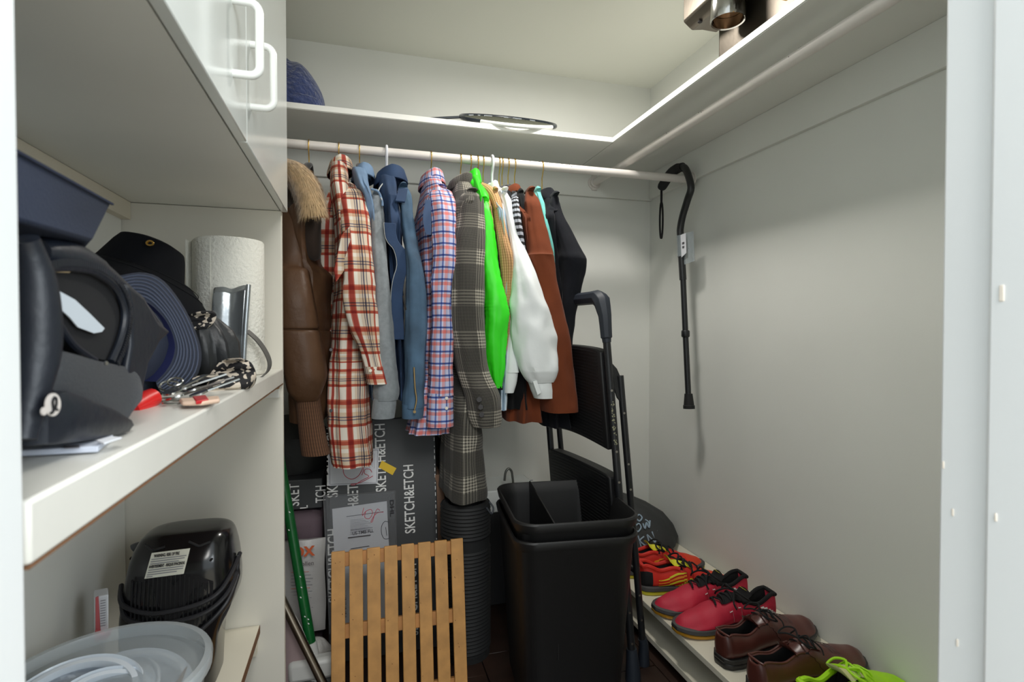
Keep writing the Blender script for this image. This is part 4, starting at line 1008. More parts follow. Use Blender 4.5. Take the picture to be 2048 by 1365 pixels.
# ================================================================ SHOES
def shoe(name, label, heel, toe, st, group, side=1):
    """heel, toe: ground points on the rack; st: style dict"""
    heel = V((heel[0], heel[1], ZR)); toe = V((toe[0], toe[1], ZR)); L = (toe-heel).length
    ang = math.atan2(toe.y-heel.y, toe.x-heel.x)
    t = thing(name, label, 'shoe', heel, group, rot=(0, 0, ang))
    sh = st['sole']; Wd = st.get('w', .050)
    def wid(f):                       # half width along the foot
        pts = [(0, .26), (.015, .46), (.04, .60), (.12, .72), (.3, .70), (.5, .80), (.68, 1.0), (.8, .97), (.9, .80), (.965, .52), (1, .18)]
        for (a, p), (b, q) in zip(pts, pts[1:]):
            if a <= f <= b: s = (f-a)/(b-a); s = s*s*(3-2*s) if False else s; return Wd*(p+(q-p)*s)
        return Wd*.2
    def ycen(f): return side*.010*math.sin(max(0, f-.25)*2.6)
    hs = st['h']                      # [(f, rim height, crown, mouth)]
    n = 34; rings = []; mouth_pts_r = []; mouth_pts_l = []
    F = sorted(set([0, .006, .014, .025, .04, .05] + [k/n for k in range(2, n)] + [.985, .995, 1.0]))
    for f in F:
        w = wid(f)
        for a, b in zip(hs, hs[1:]):
            if a[0] <= f <= b[0]:
                s = (f-a[0])/(b[0]-a[0]); s = s*s*(3-2*s); h, cr, m = [a[k]+(b[k]-a[k])*s for k in (1, 2, 3)]; break
        rw = w*(.62+.16*(1-m)) if f > .03 else w*.7
        x = f*L; zb = sh*.8; yc = ycen(f)
        outer = [(w*.80, zb), (w*1.0, zb+(h-zb)*.22), (w*.99, zb+(h-zb)*.5), (w*(.88-.04*m), zb+(h-zb)*.8), (rw, h)]
        inn_m = [(rw-.005, h+.001), (rw-.009, h*.72), (rw*.7, sh+.012), (0, sh+.010)]
        inn_v = [(rw*.86, h+cr*.35), (rw*.62, h+cr*.68), (rw*.34, h+cr*.92), (0, h+cr)]
        inner = [(a[0]*m+b[0]*(1-m), a[1]*m+b[1]*(1-m)) for a, b in zip(inn_m, inn_v)]
        half = outer+inner
        ringp = [V((x, yc+y, z)) for y, z in half] + [V((x, yc-y, z)) for y, z in reversed(half[:-1])]
        rings.append(ringp)
    P = len(rings[0]); up = MB()
    up.loft(rings)
    nq = (len(rings)-1)*P
    for i in range(len(rings)-1):     # lining inside the mouth
        f = F[i]
        for k in range(P):
            if 5 <= k <= 11 and .03 < f < st['throat']: up.mi[i*P+k] = 1
            elif 'toecap' in st and f > st['toecap']: up.mi[i*P+k] = 2
            elif 'heelcap' in st and f < st['heelcap'] and not 4 <= k <= 12: up.mi[i*P+k] = 3
    mats_ = [st['m'], st['lining'], st.get('m_toe', st['m']), st.get('m_heel', st['m'])]
    mk('upper', up, mats_, t, local=True, sub=1)
    # mouth rim
    rim = []
    for i, f in enumerate(F):
        if .024 <= f <= st['throat']: rim.append((rings[i][4], rings[i][12]))
    rimp = [a for a, b in reversed(rim)] + [b for a, b in rim]
    mk('collar', MB().tube(spline([tuple(p) for p in rimp], 50), st.get('rim', .005), 8), st.get('m_rim', st['m']), t, local=True)
    # sole
    def outline(z, grow, lo=0, hi=1.0, lift=0):
        pts = []; fs = [lo+(hi-lo)*k/24 for k in range(25)]
        for f in fs: pts.append(V((f*L+(grow*.6 if f == hi else 0)-(grow*.6 if f == lo else 0), ycen(f)+wid(f)*.97+grow, z+lift*max(0, f-.75)*4*max(0, f-.75)*4)))
        for f in reversed(fs): pts.append(V((f*L+(grow*.6 if f == hi else 0)-(grow*.6 if f == lo else 0), ycen(f)-wid(f)*.97-grow, z+lift*max(0, f-.75)*4*max(0, f-.75)*4)))
        return pts
    if st.get('heel'):                # dress sole and stacked heel
        mk('sole', MB().loft([outline(sh*.55, .002), outline(sh*.62, .004), outline(sh*.92, .004), outline(sh, .001)]), st['m_sole'], t, local=True)
        mk('heel_block', MB().loft([outline(.0, .0, 0, .27), outline(.003, .002, 0, .27), outline(sh*.5, .003, 0, .28), outline(sh*.56, .002, 0, .28)]), st['m_sole'], t, local=True)
        mk('forefoot_sole', MB().loft([outline(.0005, -.004, .42, .93), outline(sh*.56, .001, .36, .99)]), st['m_sole'], t, local=True)
    else:
        k = st.get('lift', .010)
        mk('midsole', MB().loft([outline(sh*.40, .001, lift=k*.5), outline(sh*.55, .005, lift=k*.5), outline(sh*.95, .004, lift=k*.4), outline(sh*1.05, -.002, lift=k*.3)]), st['m_mid'], t, local=True, bevel=.001)
        mk('outsole', MB().loft([outline(.0005, -.001, lift=k*.6), outline(.002, .003, lift=k*.6), outline(sh*.38, .0045, lift=k*.5), outline(sh*.42, .001, lift=k*.5)]), st['m_sole'], t, local=True)
    # tongue
    th = st['throat']
    def top(f, y=0):                  # height of the vamp surface
        i = min(range(len(F)), key=lambda q: abs(F[q]-f)); R_ = rings[i]; yy = abs(y); best = R_[8]
        pts = [(abs(R_[q].y-ycen(f)), R_[q].z) for q in (4, 5, 6, 7, 8)]
        for (a, za), (b, zb_) in zip(pts, pts[1:]):
            if b <= yy <= a and a > b: return zb_+(za-zb_)*(yy-b)/(a-b)
        return pts[-1][1] if yy < pts[-1][0]+1e-6 else pts[0][1]
    if 'm_tongue' in st:
        z0 = top(th+.10); hx_ = (th-.05)*L; zt = st['tongue_z']
        cen = spline([((th+.14)*L, top(th+.14)+.0015), ((th+.04)*L, (top(th+.06)+.004)), (hx_, zt-.016), (hx_-.018, zt)], 10)
        rr_ = []
        for i, (x, z) in enumerate(cen):
            w = .022+.004*i/9; yc = ycen(x/L)
            rr_.append([V((x, yc+s*w, z-.006*abs(s)**2+d)) for s, d in ((-1, 0), (-.5, .002), (0, .003), (.5, .002), (1, 0), (.5, -.002), (0, -.002), (-.5, -.002))])
        mk('tongue', MB().loft(rr_), st['m_tongue'], t, local=True)
    # laces
    nl = st.get('nl', 5); lw = st.get('lace_r', .0028)
    for q in range(nl):
        f = th+.015+q*st.get('pitch', .042); hw = .021-.001*q
        pts = []
        for s in (-1.1, -.7, -.3, 0, .3, .7, 1.1):
            y = s*hw; fx = f+.012*s*(1 if q % 2 else -1)
            pts.append((fx*L, ycen(f)+y, max(top(fx, y), 0)+.0035+(.004 if abs(s) < 1 and 'm_tongue' in st else 0)))
        mk('lace', MB().tube(spline(pts, 14), lw, 6), st['m_lace'], t, local=True)
    bx = (th+.0)*L; bz = top(th+.03)+.010
    for s in (-1, 1):
        loop = [(bx, ycen(th), bz), (bx+.012, s*.016, bz+.009), (bx+.004, s*.036, bz+.004), (bx-.012*s, s*.040, bz-.008), (bx-.004, s*.022, bz-.002), (bx, ycen(th), bz)]
        mk('lace_loop', MB().tube(spline(loop, 22), lw, 6), st['m_lace'], t, local=True)
        tail = [(bx, ycen(th), bz), (bx+.018, s*.018, bz+.002), (bx+.032, s*.036, bz-.012), (bx+.030, s*.046, bz-.024)]
        mk('lace_tail', MB().tube(spline(tail, 14), lw*.9, 6), st['m_lace'], t, local=True)
    t['L'] = L
    def side_point(f, g, s=1, off=.0016):
        """point on the outer wall: f along the foot, g 0..1 sole to rim"""
        i = min(range(len(F)), key=lambda q: abs(F[q]-f)); R_ = rings[i][:5] if s > 0 else [rings[i][16-q] for q in range(5)]
        k = min(3, int(g*4)); u = g*4-k; p = R_[k].lerp(R_[k+1], u); return p+V((0, s*off, off*.4))
    return t, side_point, top, ycen, L
def side_band(t, sp, pts, wdt, m, name, s=1, off=.0012):
    """flat coloured overlay sewn on the shoe side"""
    P = [sp(f, g, s, off) for f, g in spline(pts, 18)]; Q = [sp(f, min(1, g+wdt*math.sin(math.pi*min(1, max(.12, k/17)))), s, off) for k, (f, g) in enumerate(spline(pts, 18))]
    rings = [[p, q, q+V((0, s*.0012, 0)), p+V((0, s*.0012, 0))] for p, q in zip(P, Q)]
    mk(name, MB().loft(rings), m, t, local=True)
M_ored = mat('orange_red_mesh', (214, 40, 24), .6, bump=(500, .4, .001), var=(20, .12))
M_otoe = mat('orange_toe', (218, 64, 28), .5)
M_lin = mat('dark_shoe_lining', (20, 18, 20), .9)
M_yel = mat('yellow_outsole', (206, 196, 40), .5)
M_yell = mat('bright_yellow_trim', (226, 220, 50), .5)
M_orng = mat('orange_stripe', (236, 150, 40), .5)
M_gmid = mat('grey_midsole', (72, 70, 70), .6)
M_blace = mat('black_lace', (18, 18, 20), .85)
M_crim = mat('crimson_mesh', (190, 30, 58), .6, bump=(420, .4, .001), var=(16, .1))
M_gum = mat('gum_outsole', (190, 136, 34), .5)
M_burg = mat('burgundy_leather', (88, 45, 38), .32, bump=(60, .12, .001), var=(12, .22), spec=.6)
M_bsole = mat('dark_leather_sole', (34, 32, 32), .4)
M_lime = mat('lime_mesh', (172, 232, 20), .55, bump=(450, .3, .001))
run = dict(sole=.026, m=M_ored, lining=M_lin, throat=.42, h=[(0, .080, 0, 0), (.025, .085, 0, .15), (.06, .086, 0, 1), (.22, .070, .0, 1), (.36, .078, .006, 1), (.46, .072, .016, 0), (.6, .056, .016, 0), (.78, .036, .018, 0), (.93, .026, .016, 0), (1, .022, .004, 0)],
           rim=.0065, m_rim=M_ored, m_mid=M_gmid, m_sole=M_yel, m_tongue=M_yell, tongue_z=.105, m_lace=M_blace, toecap=.74, m_toe=M_otoe, heelcap=.10, m_heel=M_blace)
t, sp, tp_, yc_, L = shoe('running_shoe', 'orange-red court shoe nearest the charcoal bag, toe to the wall', (.838, 1.605), (1.125, 1.560), run, 'pair of orange-red court shoes', 1)
side_band(t, sp, [(.2, .25), (.34, .4), (.48, .75)], .10, M_orng, 'side_stripe', -1)
t, sp, tp_, yc_, L = shoe('running_shoe', 'orange-red court shoe with yellow side stripes beside the crimson pair', (.838, 1.488), (1.128, 1.440), run, 'pair of orange-red court shoes', -1)
for g, m in ((.10, M_yell), (.26, M_orng), (.42, M_yell)):
    side_band(t, sp, [(.18, g+.05), (.30, g+.10), (.44, g+.36), (.47, min(1, g+.5))], .08, m, 'side_stripe', -1)
side_band(t, sp, [(.36, .06), (.46, .22), (.54, .7)], .20, M_yell, 'side_panel', -1)
M = frame(sp(.46, .40, -1, .004), sp(.52, .62, -1, .004)-sp(.40, .18, -1, .004), V((-.4, -.2, 1)))
text_len('printed_word', 'SALMING', .045, .008, M, M_ink, t, local=True)
crim = dict(sole=.024, m=M_crim, lining=M_lin, throat=.40, h=[(0, .078, 0, 0), (.025, .083, 0, .15), (.06, .084, 0, 1), (.22, .064, .0, 1), (.36, .074, .006, 1), (.44, .070, .016, 0), (.6, .054, .018, 0), (.78, .036, .020, 0), (.93, .026, .018, 0), (1, .022, .004, 0)],
            rim=.0055, m_rim=M_lin, m_mid=M_gmid, m_sole=M_gum, m_tongue=M_lin, tongue_z=.098, m_lace=M_blace, nl=6, pitch=.04, toecap=.80, m_toe=M_crim)
M_wst = mat('white_stripe', (220, 214, 210), .5)
for lab, he, to, s in (('crimson running shoe with black laces behind its mate, toe to the room', (1.112, 1.345), (.812, 1.360), 1), ('crimson running shoe with black laces beside the burgundy dress shoes', (1.112, 1.235), (.812, 1.238), -1)):
    t, sp, tp_, yc_, L = shoe('running_shoe', lab, he, to, crim, 'pair of crimson running shoes', s)
    for sd in (1, -1):
        side_band(t, sp, [(.04, .2), (.14, .5), (.22, .85)], .12, M_wst, 'side_stripe', sd)
        side_band(t, sp, [(.40, .35), (.42, .7), (.43, .98)], .05, M_wst, 'side_bar', sd)
        side_band(t, sp, [(.50, .35), (.51, .7), (.52, .98)], .05, M_wst, 'side_bar', sd)
    M = frame((.315*L, yc_(.3), .100), (0, -1, 0), (1, 0, .5))
    text_len('printed_word', 'ASICS', .026, .007, M, M_yell, t, local=True)
dress = dict(sole=.026, w=.049, m=M_burg, lining=M_lin, throat=.40, h=[(0, .074, 0, 0), (.025, .079, 0, .15), (.06, .080, 0, 1), (.22, .070, .0, 1), (.36, .084, .006, 1), (.43, .080, .014, 0), (.56, .062, .018, 0), (.72, .044, .020, 0), (.9, .032, .022, 0), (.97, .028, .014, 0), (1, .026, .002, 0)],
             rim=.0028, m_rim=M_burg, heel=True, m_sole=M_bsole, m_lace=M_blace, nl=3, pitch=.03, lace_r=.0020, m_tongue=M_burg, tongue_z=.094)
for lab, he, to, s in (('burgundy leather lace-up dress shoe between the crimson shoe and its mate', (.838, 1.098), (1.166, 1.142), 1), ('burgundy leather lace-up dress shoe beside the lime green shoe', (.838, .986), (1.166, 1.018), -1)):
    t, sp, tp_, yc_, L = shoe('dress_shoe', lab, he, to, dress, 'pair of burgundy dress shoes', s)
    M_cr = mat('leather_crease', (60, 26, 24), .5)
    for k in range(3):
        f = .62+.035*k; mk('crease', MB().tube(spline([((f+.01*abs(q))*L, yc_(f)+q*.024, tp_(f, q*.024)+.0003) for q in (-1, -.5, 0, .5, 1)], 9), .0007, 4), M_cr, t, local=True)
    seam = [sp(f, g, 1, .0006) for f, g in spline([(.40, .98), (.46, .7), (.50, .35), (.52, .02)], 12)]
    mk('seam', MB().tube(seam, .0008, 4), M_cr, t, local=True)
    seam = [sp(f, g, -1, .0006) for f, g in spline([(.40, .98), (.46, .7), (.50, .35), (.52, .02)], 12)]
    mk('seam', MB().tube(seam, .0008, 4), M_cr, t, local=True)
lime = dict(run); lime.update(m=M_lime, m_toe=M_lime, m_heel=M_lime, m_rim=M_lime, m_lace=M_lime, m_tongue=mat('pale_tongue', (206, 206, 150), .7), m_mid=M_lime, m_sole=M_lime)
t, sp, tp_, yc_, L = shoe('running_shoe', 'lime green running shoe at the front end of the rack', (.868, .872), (1.166, .900), lime, None, 1)
side_band(t, sp, [(.42, .9), (.55, .8), (.66, .85)], .08, mat('olive_marking', (96, 84, 30), .7), 'side_mark', 1)
# ================================================================ UPPER SHELF THINGS
M_fleece = mat('navy_sherpa', (52, 66, 112), .95, bump=(75, 1.0, .012), sheen=.4, var=(60, .25))
c = at(598, 190, y=1.80)
ft = thing('fleece_hat', 'navy sherpa fleece hat at the left end of the back shelf', 'hat', (c.x-.02, 1.80, H+.6635))
rings = []
for z, r in ((0, .84), (.012, .95), (.04, 1.0), (.075, .93), (.11, .78), (.14, .60), (.16, .40), (.172, .18)):
    rg = ring(c.x-.035, 1.80, H+.664+z, .112*r, .095*r, 44, .9, .025, 4, 1, .10, 7)
    for p in rg:                        # fold notch across the top
        dd = p.x-(at(583, 140, y=1.75).x); p.z -= .018*math.exp(-(dd/.010)**2)*min(1, z/.08)
    rings.append(rg)
mk('hat_body', MB().loft(rings), M_fleece, ft, sub=1)
mk('turned_brim', MB().loft([ring(c.x-.035, 1.80, H+.664+z, .112*r, .095*r, 44, .9, .025, 4, 1, .06, 8) for z, r in ((.001, .90), (.004, 1.01), (.02, 1.045), (.036, 1.02), (.040, .96))]), M_fleece, ft, sub=1)

# racket
rk = thing('badminton_racket', 'black badminton racket lying tilted on the back wall shelf', 'racket', (.5, 1.85, H+.664))
cx, ax, cy = .508, .166, 1.815
q0 = V((cx, 1.674, H+.660)); q1 = V((cx, 1.930, H+.786))
mid = (q0+q1)/2; eY = (q1-q0)/2; eX = V((ax, 0, .004))
hoop = [mid+eX*math.cos(a)+eY*math.sin(a) for a in [2*math.pi*k/64 for k in range(65)]]
nR = eX.cross(eY).normalized()
M_frame = mat('dark_racket_frame', (44, 50, 58), .25, spec=.6); M_dec = mat('silver_decal', (176, 182, 190), .3)
hp = MB(); rings = []
for k in range(64):
    p = hoop[k]; out = (p-mid).normalized()
    rings.append([p+out*.0055*math.cos(a)+nR*.0070*math.sin(a) for a in [2*math.pi*j/10 for j in range(10)]])
rings.append(rings[0]); hp.loft(rings, cap=False)
for k in range(64):
    if 40 <= k <= 56: hp.mi[k*10:(k+1)*10] = [1]*10
mk('hoop', hp, [M_frame, mat('white_racket_frame', (226, 228, 226), .3)], rk)
for a0, a1 in ((60, 72), (78, 84), (100, 112), (118, 122), (40, 48), (130, 140)):
    P = [mid+eX*math.cos(math.radians(a))+eY*math.sin(math.radians(a)) for a in [a0+(a1-a0)*k/6 for k in range(7)]]
    for sgn in (-1,):
        mk('decal', MB().strip([p+(p-mid).normalized()*-.0054 for p in P], nR*.007, .0008), M_dec, rk)
sg = MB()
for k in range(-11, 12):
    f = k/12; h = math.sqrt(1-f*f)
    sg.tube([mid+eX*f-eY*h, mid+eX*f+eY*h], .0007, 4)
for k in range(-9, 10):
    f = k/10; h = math.sqrt(1-f*f)
    sg.tube([mid+eY*f-eX*h, mid+eY*f+eX*h], .0007, 4)
mk('strings', sg, mat('string', (96, 98, 84), .5), rk, kind='stuff')
hs = mid-eX; he = V((.02, 1.84, H+.682))
mk('shaft', MB().tube([hs, hs.lerp(he, .5), hs.lerp(he, .62)], .0045, 10), M_frame, rk)
mk('grip', MB().tube([hs.lerp(he, .6), he], [.012, .0145], 12), mat('black_grip_tape', (28, 28, 30), .8), rk)

# espresso machine at the front end of the right shelf
M_st = mat('brushed_steel', (92, 86, 78), .42, metal=1, bump=(90, .1), var=(8, .15)); M_chr = mat('chrome', (190, 188, 184), .12, metal=1)
M_std = mat('dark_steel', (60, 58, 54), .4, metal=1)
em = thing('espresso_machine', 'steel espresso machine standing on the right wall shelf', 'coffee maker', (1.0, 1.1, H+.6635))
zb = H+.6645
mk('body', MB().box((.93, .86, zb), (1.14, 1.243, zb+.30)), M_st, em, bevel=.006)
prof = [(.845, 0), (.845, .10), (.93, .13), (.95, .13), (.95, -.012), (.905, -.012), (.872, -.018), (.862, -.012)]
y0, y1 = .90, 1.276; zh = at(1370, 45, x=.85).z
mk('brew_head', MB().poly([V((x, y1, zh+dz)) for x, dz in prof], (0, y0-y1, 0)), M_st, em, bevel=.004)
mk('side_cover', MB().poly([V((x, y1+.001, zh+dz)) for x, dz in ((.856, .02), (.90, .012), (.925, .05), (.925, .10), (.86, .09))], (0, .004, 0)), M_std, em, bevel=.003)
gp = at(1456, 30, x=.885)
mk('group_ring', MB().lathe([(.033, .035), (.041, .035), (.042, -.012), (.040, -.016), (.037, -.014), (.036, .02), (.033, .022)], (.885, gp.y, gp.z), 36), M_chr, em)
mk('group_screen', MB().lathe([(0, .012), (.035, .012), (.035, .018), (0, .018)], (.885, gp.y, gp.z), 28), mat('bronze_screen', (150, 112, 78), .4, metal=1), em)
mk('bolt_hole', MB().disc(at(1400, 43, x=.868), .006, (0, 0, -1), 14, .002), M_lin, em)
mk('steam_knob', MB().tube([V((.885, .985, zh-.01)), V((.885, .985, zh-.045))], [.020, .018], 20), M_chr, em)
mk('amber_button', MB().box((.851, .925, zb+.03), (.875, .945, zb+.06)), mat('amber_plastic', (226, 164, 40), .4), em, bevel=.003)

# ================================================================ LEFT MIDDLE SHELF
XS2 = -.20
def f2(u, v, x=XS2): return at(u, v, x=x)
# paper towels
pt = thing('paper_towel_roll', 'white embossed paper towel roll standing in the shelf corner', 'paper towels', (-.232, 1.15, ZM))
M_towel = mat('paper_towel', (236, 234, 224), .95, bump=(160, .9, .003))
rx, ry = -.232, 1.15; zt = at(462, 474, y=1.10).z
mk('roll', MB().lathe([(.02, .001), (.0585, .001), (.060, .004), (.060, zt-ZM-.003), (.058, zt-ZM), (.022, zt-ZM), (.021, zt-ZM-.03), (.021, .03)], (rx, ry, ZM), 48), M_towel, pt)
mk('loose_sheet', MB().strip([V((rx+.0605*math.cos(a), ry+.0605*math.sin(a), (ZM+zt)/2)) for a in [math.radians(250-6*k) for k in range(9)]]+[V((rx-.066, ry+.004, (ZM+zt)/2)), V((rx-.071, ry-.016, (ZM+zt)/2))], (0, 0, zt-ZM-.006), .0012), M_towel, pt)
mk('cardboard_core', MB().lathe([(.0195, .004), (.0208, .004), (.0208, zt-ZM+.001), (.0195, zt-ZM+.001)], (rx, ry, ZM), 24), mat('core_card', (170, 140, 106), .9), pt)
# bucket hat
M_hat = mat('black_cotton', (15, 16, 20), .95, bump=(500, .3, .001), spec=.15)
hc = at(284, 540, y=1.02)
HM = Matrix.Translation(hc) @ Matrix.Rotation(math.radians(17), 4, 'Y') @ Matrix.Rotation(math.radians(-14), 4, 'X')
bh = thing('bucket_hat', 'black bucket hat with brass eyelet lying on top of the shelf pile', 'hat', hc)
mk('crown', MB().lathe([(0, .050), (.036, .048), (.048, .043), (.053, .032), (.064, -.002), (.070, -.012)], (0, 0, 0), 44, HM), M_hat, bh)
pr_ = [(.070, -.010), (.082, -.018), (.104, -.034), (.120, -.052), (.122, -.055), (.119, -.056), (.102, -.039), (.080, -.022), (.069, -.014)]
rings = []
for r, z in pr_:
    rings.append([HM @ V((math.cos(a)*r*1.08+.004, math.sin(a)*r, z-.012*max(0, math.cos(a-.5))*(r-.07)/.05+.005*math.sin(3*a)*(r-.07)/.05)) for a in [2*math.pi*k/48 for k in range(48)]])
mk('brim', MB().loft(rings, cap=False), M_hat, bh)
for k in range(5):
    r = .080+.009*k; z = -.018-.0085*k*1.05
    mk('stitch_row', MB().tube([HM @ V((math.cos(a)*r*1.08+.004, math.sin(a)*r, z+.0045-.012*max(0, math.cos(a-.5))*(r-.07)/.05+.005*math.sin(3*a)*(r-.07)/.05)) for a in [2*math.pi*j/40 for j in range(41)]], .0006, 4), M_hat, bh)
ep = at(300, 487, y=.965)
mk('eyelet', MB().tube([ep+V((.0045*math.cos(a), -.001, .0035*math.sin(a))) for a in [2*math.pi*k/14 for k in range(15)]], .0016, 6), M_gold, bh)
# navy cap with stitched visor
M_cap = mat('navy_twill', (40, 46, 62), .85, bump=(420, .4, .001)); M_capin = mat('navy_sweatband', (26, 34, 84), .85)
cpb = thing('baseball_cap', 'navy cap with row-stitched visor leaning between backpack and pouch', 'cap', at(350, 790, y=.86))
outer = [at(u, v, y=y) for u, v, y in ((236, 552, .80), (285, 545, .83), (325, 560, .85), (362, 605, .86), (388, 655, .865), (403, 705, .865), (396, 748, .855), (368, 778, .845), (336, 794, .83))]
inner = [at(u, v, y=y) for u, v, y in ((236, 610, .77), (268, 600, .79), (296, 606, .80), (326, 634, .81), (343, 664, .815), (350, 694, .815), (344, 722, .81), (330, 745, .80), (312, 764, .79))]
n = 28; O = [V(p) for p in spline([tuple(p) for p in outer], n)]; I = [V(p) for p in spline([tuple(p) for p in inner], n)]
rings = []
for k in range(n):
    row = [O[k].lerp(I[k], j/6)+V((.0, -.010*math.sin(math.pi*j/6), 0)) for j in range(7)]
    rings.append(row+[p+V((-.002, .0045, 0)) for p in reversed(row)])
mk('visor', MB().loft(rings), M_cap, cpb)
for j in range(1, 8):
    f = j/8.2
    mk('stitch_row', MB().tube([O[k].lerp(I[k], f)+V((.0004, -.0005-.010*math.sin(math.pi*f), 0)) for k in range(n)], .0011, 5), mat('blue_grey_thread', (70, 78, 98), .8), cpb)
mk('sweatband', MB().loft([[I[k], I[k]+V((-.05, .035, .0)), I[k]+V((-.052, .038, 0)), I[k]+V((-.002, .004, 0))] for k in range(n)]), M_capin, cpb)
cc = (I[4]+I[24])/2+V((-.055, .05, .0))
mk('crown', MB().loft([ring(cc.x, cc.y, cc.z+z, .070*r, .075*r, 32, 1.0, .02, 3, 0, .05, 2) for z, r in ((-.075, .72), (-.05, .92), (-.01, 1.0), (.03, .9), (.06, .62), (.072, .25))]), M_cap, cpb)
# black gathered pouch + patterned scarf + silver pouch + strap
pcx = at(418, 700, y=.96)
po = thing('drawstring_pouch', 'small black gathered nylon pouch between the navy cap and silver pouch', 'pouch', (pcx.x, .96, ZM))
M_nyl = mat('black_nylon_gloss', (40, 42, 44), .45, bump=(40, .6, .004))
mk('pouch_body', MB().loft([ring(pcx.x+dx, .96, max(ZM+.002, at(420, v, y=.96).z), .037*r, .04*r, 40, .9, .10, 9, 0, .2, 4) for v, r, dx in ((762, .7, .006), (748, .95, .004), (715, 1.05, .002), (685, 1.0, .0), (660, .86, -.004), (642, .62, -.008), (630, .42, -.010), (624, .2, -.010))]), M_nyl, po)
M_pat = mat('shard_print', (30, 28, 30), .85); nt = M_pat.node_tree; b = nt.nodes['Principled BSDF']
tc = nt.nodes.new('ShaderNodeTexCoord'); vo = nt.nodes.new('ShaderNodeTexVoronoi'); vo.feature = 'F1'; vo.inputs['Scale'].default_value = 150; nt.links.new(tc.outputs['Object'], vo.inputs['Vector'])
sp_ = nt.nodes.new('ShaderNodeSeparateColor'); nt.links.new(vo.outputs['Color'], sp_.inputs[0])
r_ = ramp_of(nt, sp_.outputs[0], [(0, (26, 25, 28)), (.58, (206, 194, 178))]); nt.links.new(r_.outputs[0], b.inputs['Base Color'])
sf = thing('patterned_scarf', 'black and cream shard-print scarf crumpled at the shelf front', 'scarf', at(465, 785, z=ZM))
def blob(rows, y, hy, m, par, name, seed=0, amp=.2, n=36, e=.9):
    R = []
    for v, a, b in rows:
        p, q = at(a, v, y=y), at(b, v, y=y); R.append(((p.x+q.x)/2, (p.z+q.z)/2, (q.x-p.x)/2))
    R.sort(key=lambda t: t[1]); k = len(R)
    return mk(name, MB().loft([ring(x, y, z, h, hy*(.4+.6*math.sin(math.pi*(i+.7)/(k+.4))), n, e, .04, 5, seed, amp, seed) for i, (x, z, h) in enumerate(spline(R, 14))]), m, par)
blob([(718, 455, 480), (724, 440, 500), (738, 425, 510), (752, 415, 514), (768, 410, 512), (778, 415, 505)], .885, .045, M_pat, sf, 'scarf_roll', 3, .16)
blob([(750, 400, 430), (762, 360, 450), (772, 345, 470), (782, 350, 470)], .87, .035, M_pat, sf, 'scarf_tail', 5, .2)
blob([(622, 405, 425), (630, 383, 430), (645, 380, 425), (660, 385, 410)], .93, .012, M_pat, sf, 'scarf_peak', 6, .2)
M_sil = mat('silver_vinyl', (166, 172, 176), .22, metal=.75, bump=(14, .3, .006))
sv = thing('silver_pouch', 'shiny silver vinyl pouch standing in front of the paper towel roll', 'pouch', (at(460, 740, y=1.07).x, 1.07, ZM))
Lp = [at(u, v, y=1.075) for u, v in ((424, 572), (446, 570), (462, 574), (478, 569), (492, 567), (499, 572))]
Bt = [at(u, v, y=1.06) for u, v in ((420, 742), (440, 742), (456, 744), (472, 744), (482, 742), (487, 738))]
rings = []
for p, q, d in zip(Lp, Bt, (0, .001, .003, .001, -.005, .002)):
    rings.append([p+V((0, d, 0)), p.lerp(q, .5)+V((0, d*1.4-.003, 0)), q+V((0, d, 0)), q+V((0, d+.010, 0)), p.lerp(q, .5)+V((0, d*1.4+.012, 0)), p+V((0, d+.006, 0))])
mk('vinyl_body', MB().loft([ [V(x) for x in r] for r in zip(*[spline([tuple(r[j]) for r in rings], 20) for j in range(6)])]), M_sil, sv, sub=1)
mk('rolled_seam', MB().tube([at(497, 570, y=1.066), at(491, 650, y=1.056), at(486, 738, y=1.052)], .0042, 10), M_sil, sv)
lt = [at(u, v, y=y) for u, v, y in ((494, 662, 1.08), (514, 680, 1.085), (530, 702, 1.09), (539, 724, 1.09), (536, 742, 1.085), (520, 757, 1.07), (512, 762, 1.06))]
tag(mk('leather_strap', MB().strip(spline([tuple(p) for p in lt], 26), (.004, .012, .003), .0022), mat('grey_leather', (92, 90, 86), .4)), 'narrow grey leather strap looping beside the paper towel roll', 'strap')
ky = thing('key_bunch', 'bunch of keys and key rings with red tags lying on the shelf front', 'keys', at(390, 808, z=ZM))
M_key = mat('key_metal', (176, 176, 172), .25, metal=1)
for k, (u, v, r) in enumerate(((338, 772, .010), (350, 764, .008), (330, 800, .011), (346, 806, .010), (378, 806, .008))):
    p = at(u, v, y=.74) if v < 790 else at(u, v, z=ZM+.004); p.z = max(p.z, ZM+.003)
    mk('key_ring', MB().tube([p+V((r*math.cos(a), r*.6*math.sin(a), r*(.55 if v < 790 else .1)*math.sin(a))) for a in [2*math.pi*j/18 for j in range(19)]], .0012, 6), M_key, ky)
def key(u, v, ang, y, L=.05):
    p = at(u, v, y=y); M = Matrix.Translation(p) @ Matrix.Rotation(ang, 4, 'Z') @ Matrix.Rotation(math.radians(-18), 4, 'Y')
    mb = MB(); mb.add([M @ V(q) for q in [(.011*math.cos(2*math.pi*k/12), .010*math.sin(2*math.pi*k/12), s) for s in (0, .0022) for k in range(12)]], [tuple(range(12)), tuple(range(12, 24))]+[(k, (k+1) % 12, 12+(k+1) % 12, 12+k) for k in range(12)])
    mb.box((.009, -.003, 0), (L, .003, .002), M); mk('key', mb, M_key, ky)
    for q in range(4): pass
for a in ((366, 779, .35, .745), (384, 783, .1, .755), (398, 789, .5, .76), (352, 797, -.1, .70), (345, 785, 1.0, .72)): key(*a)
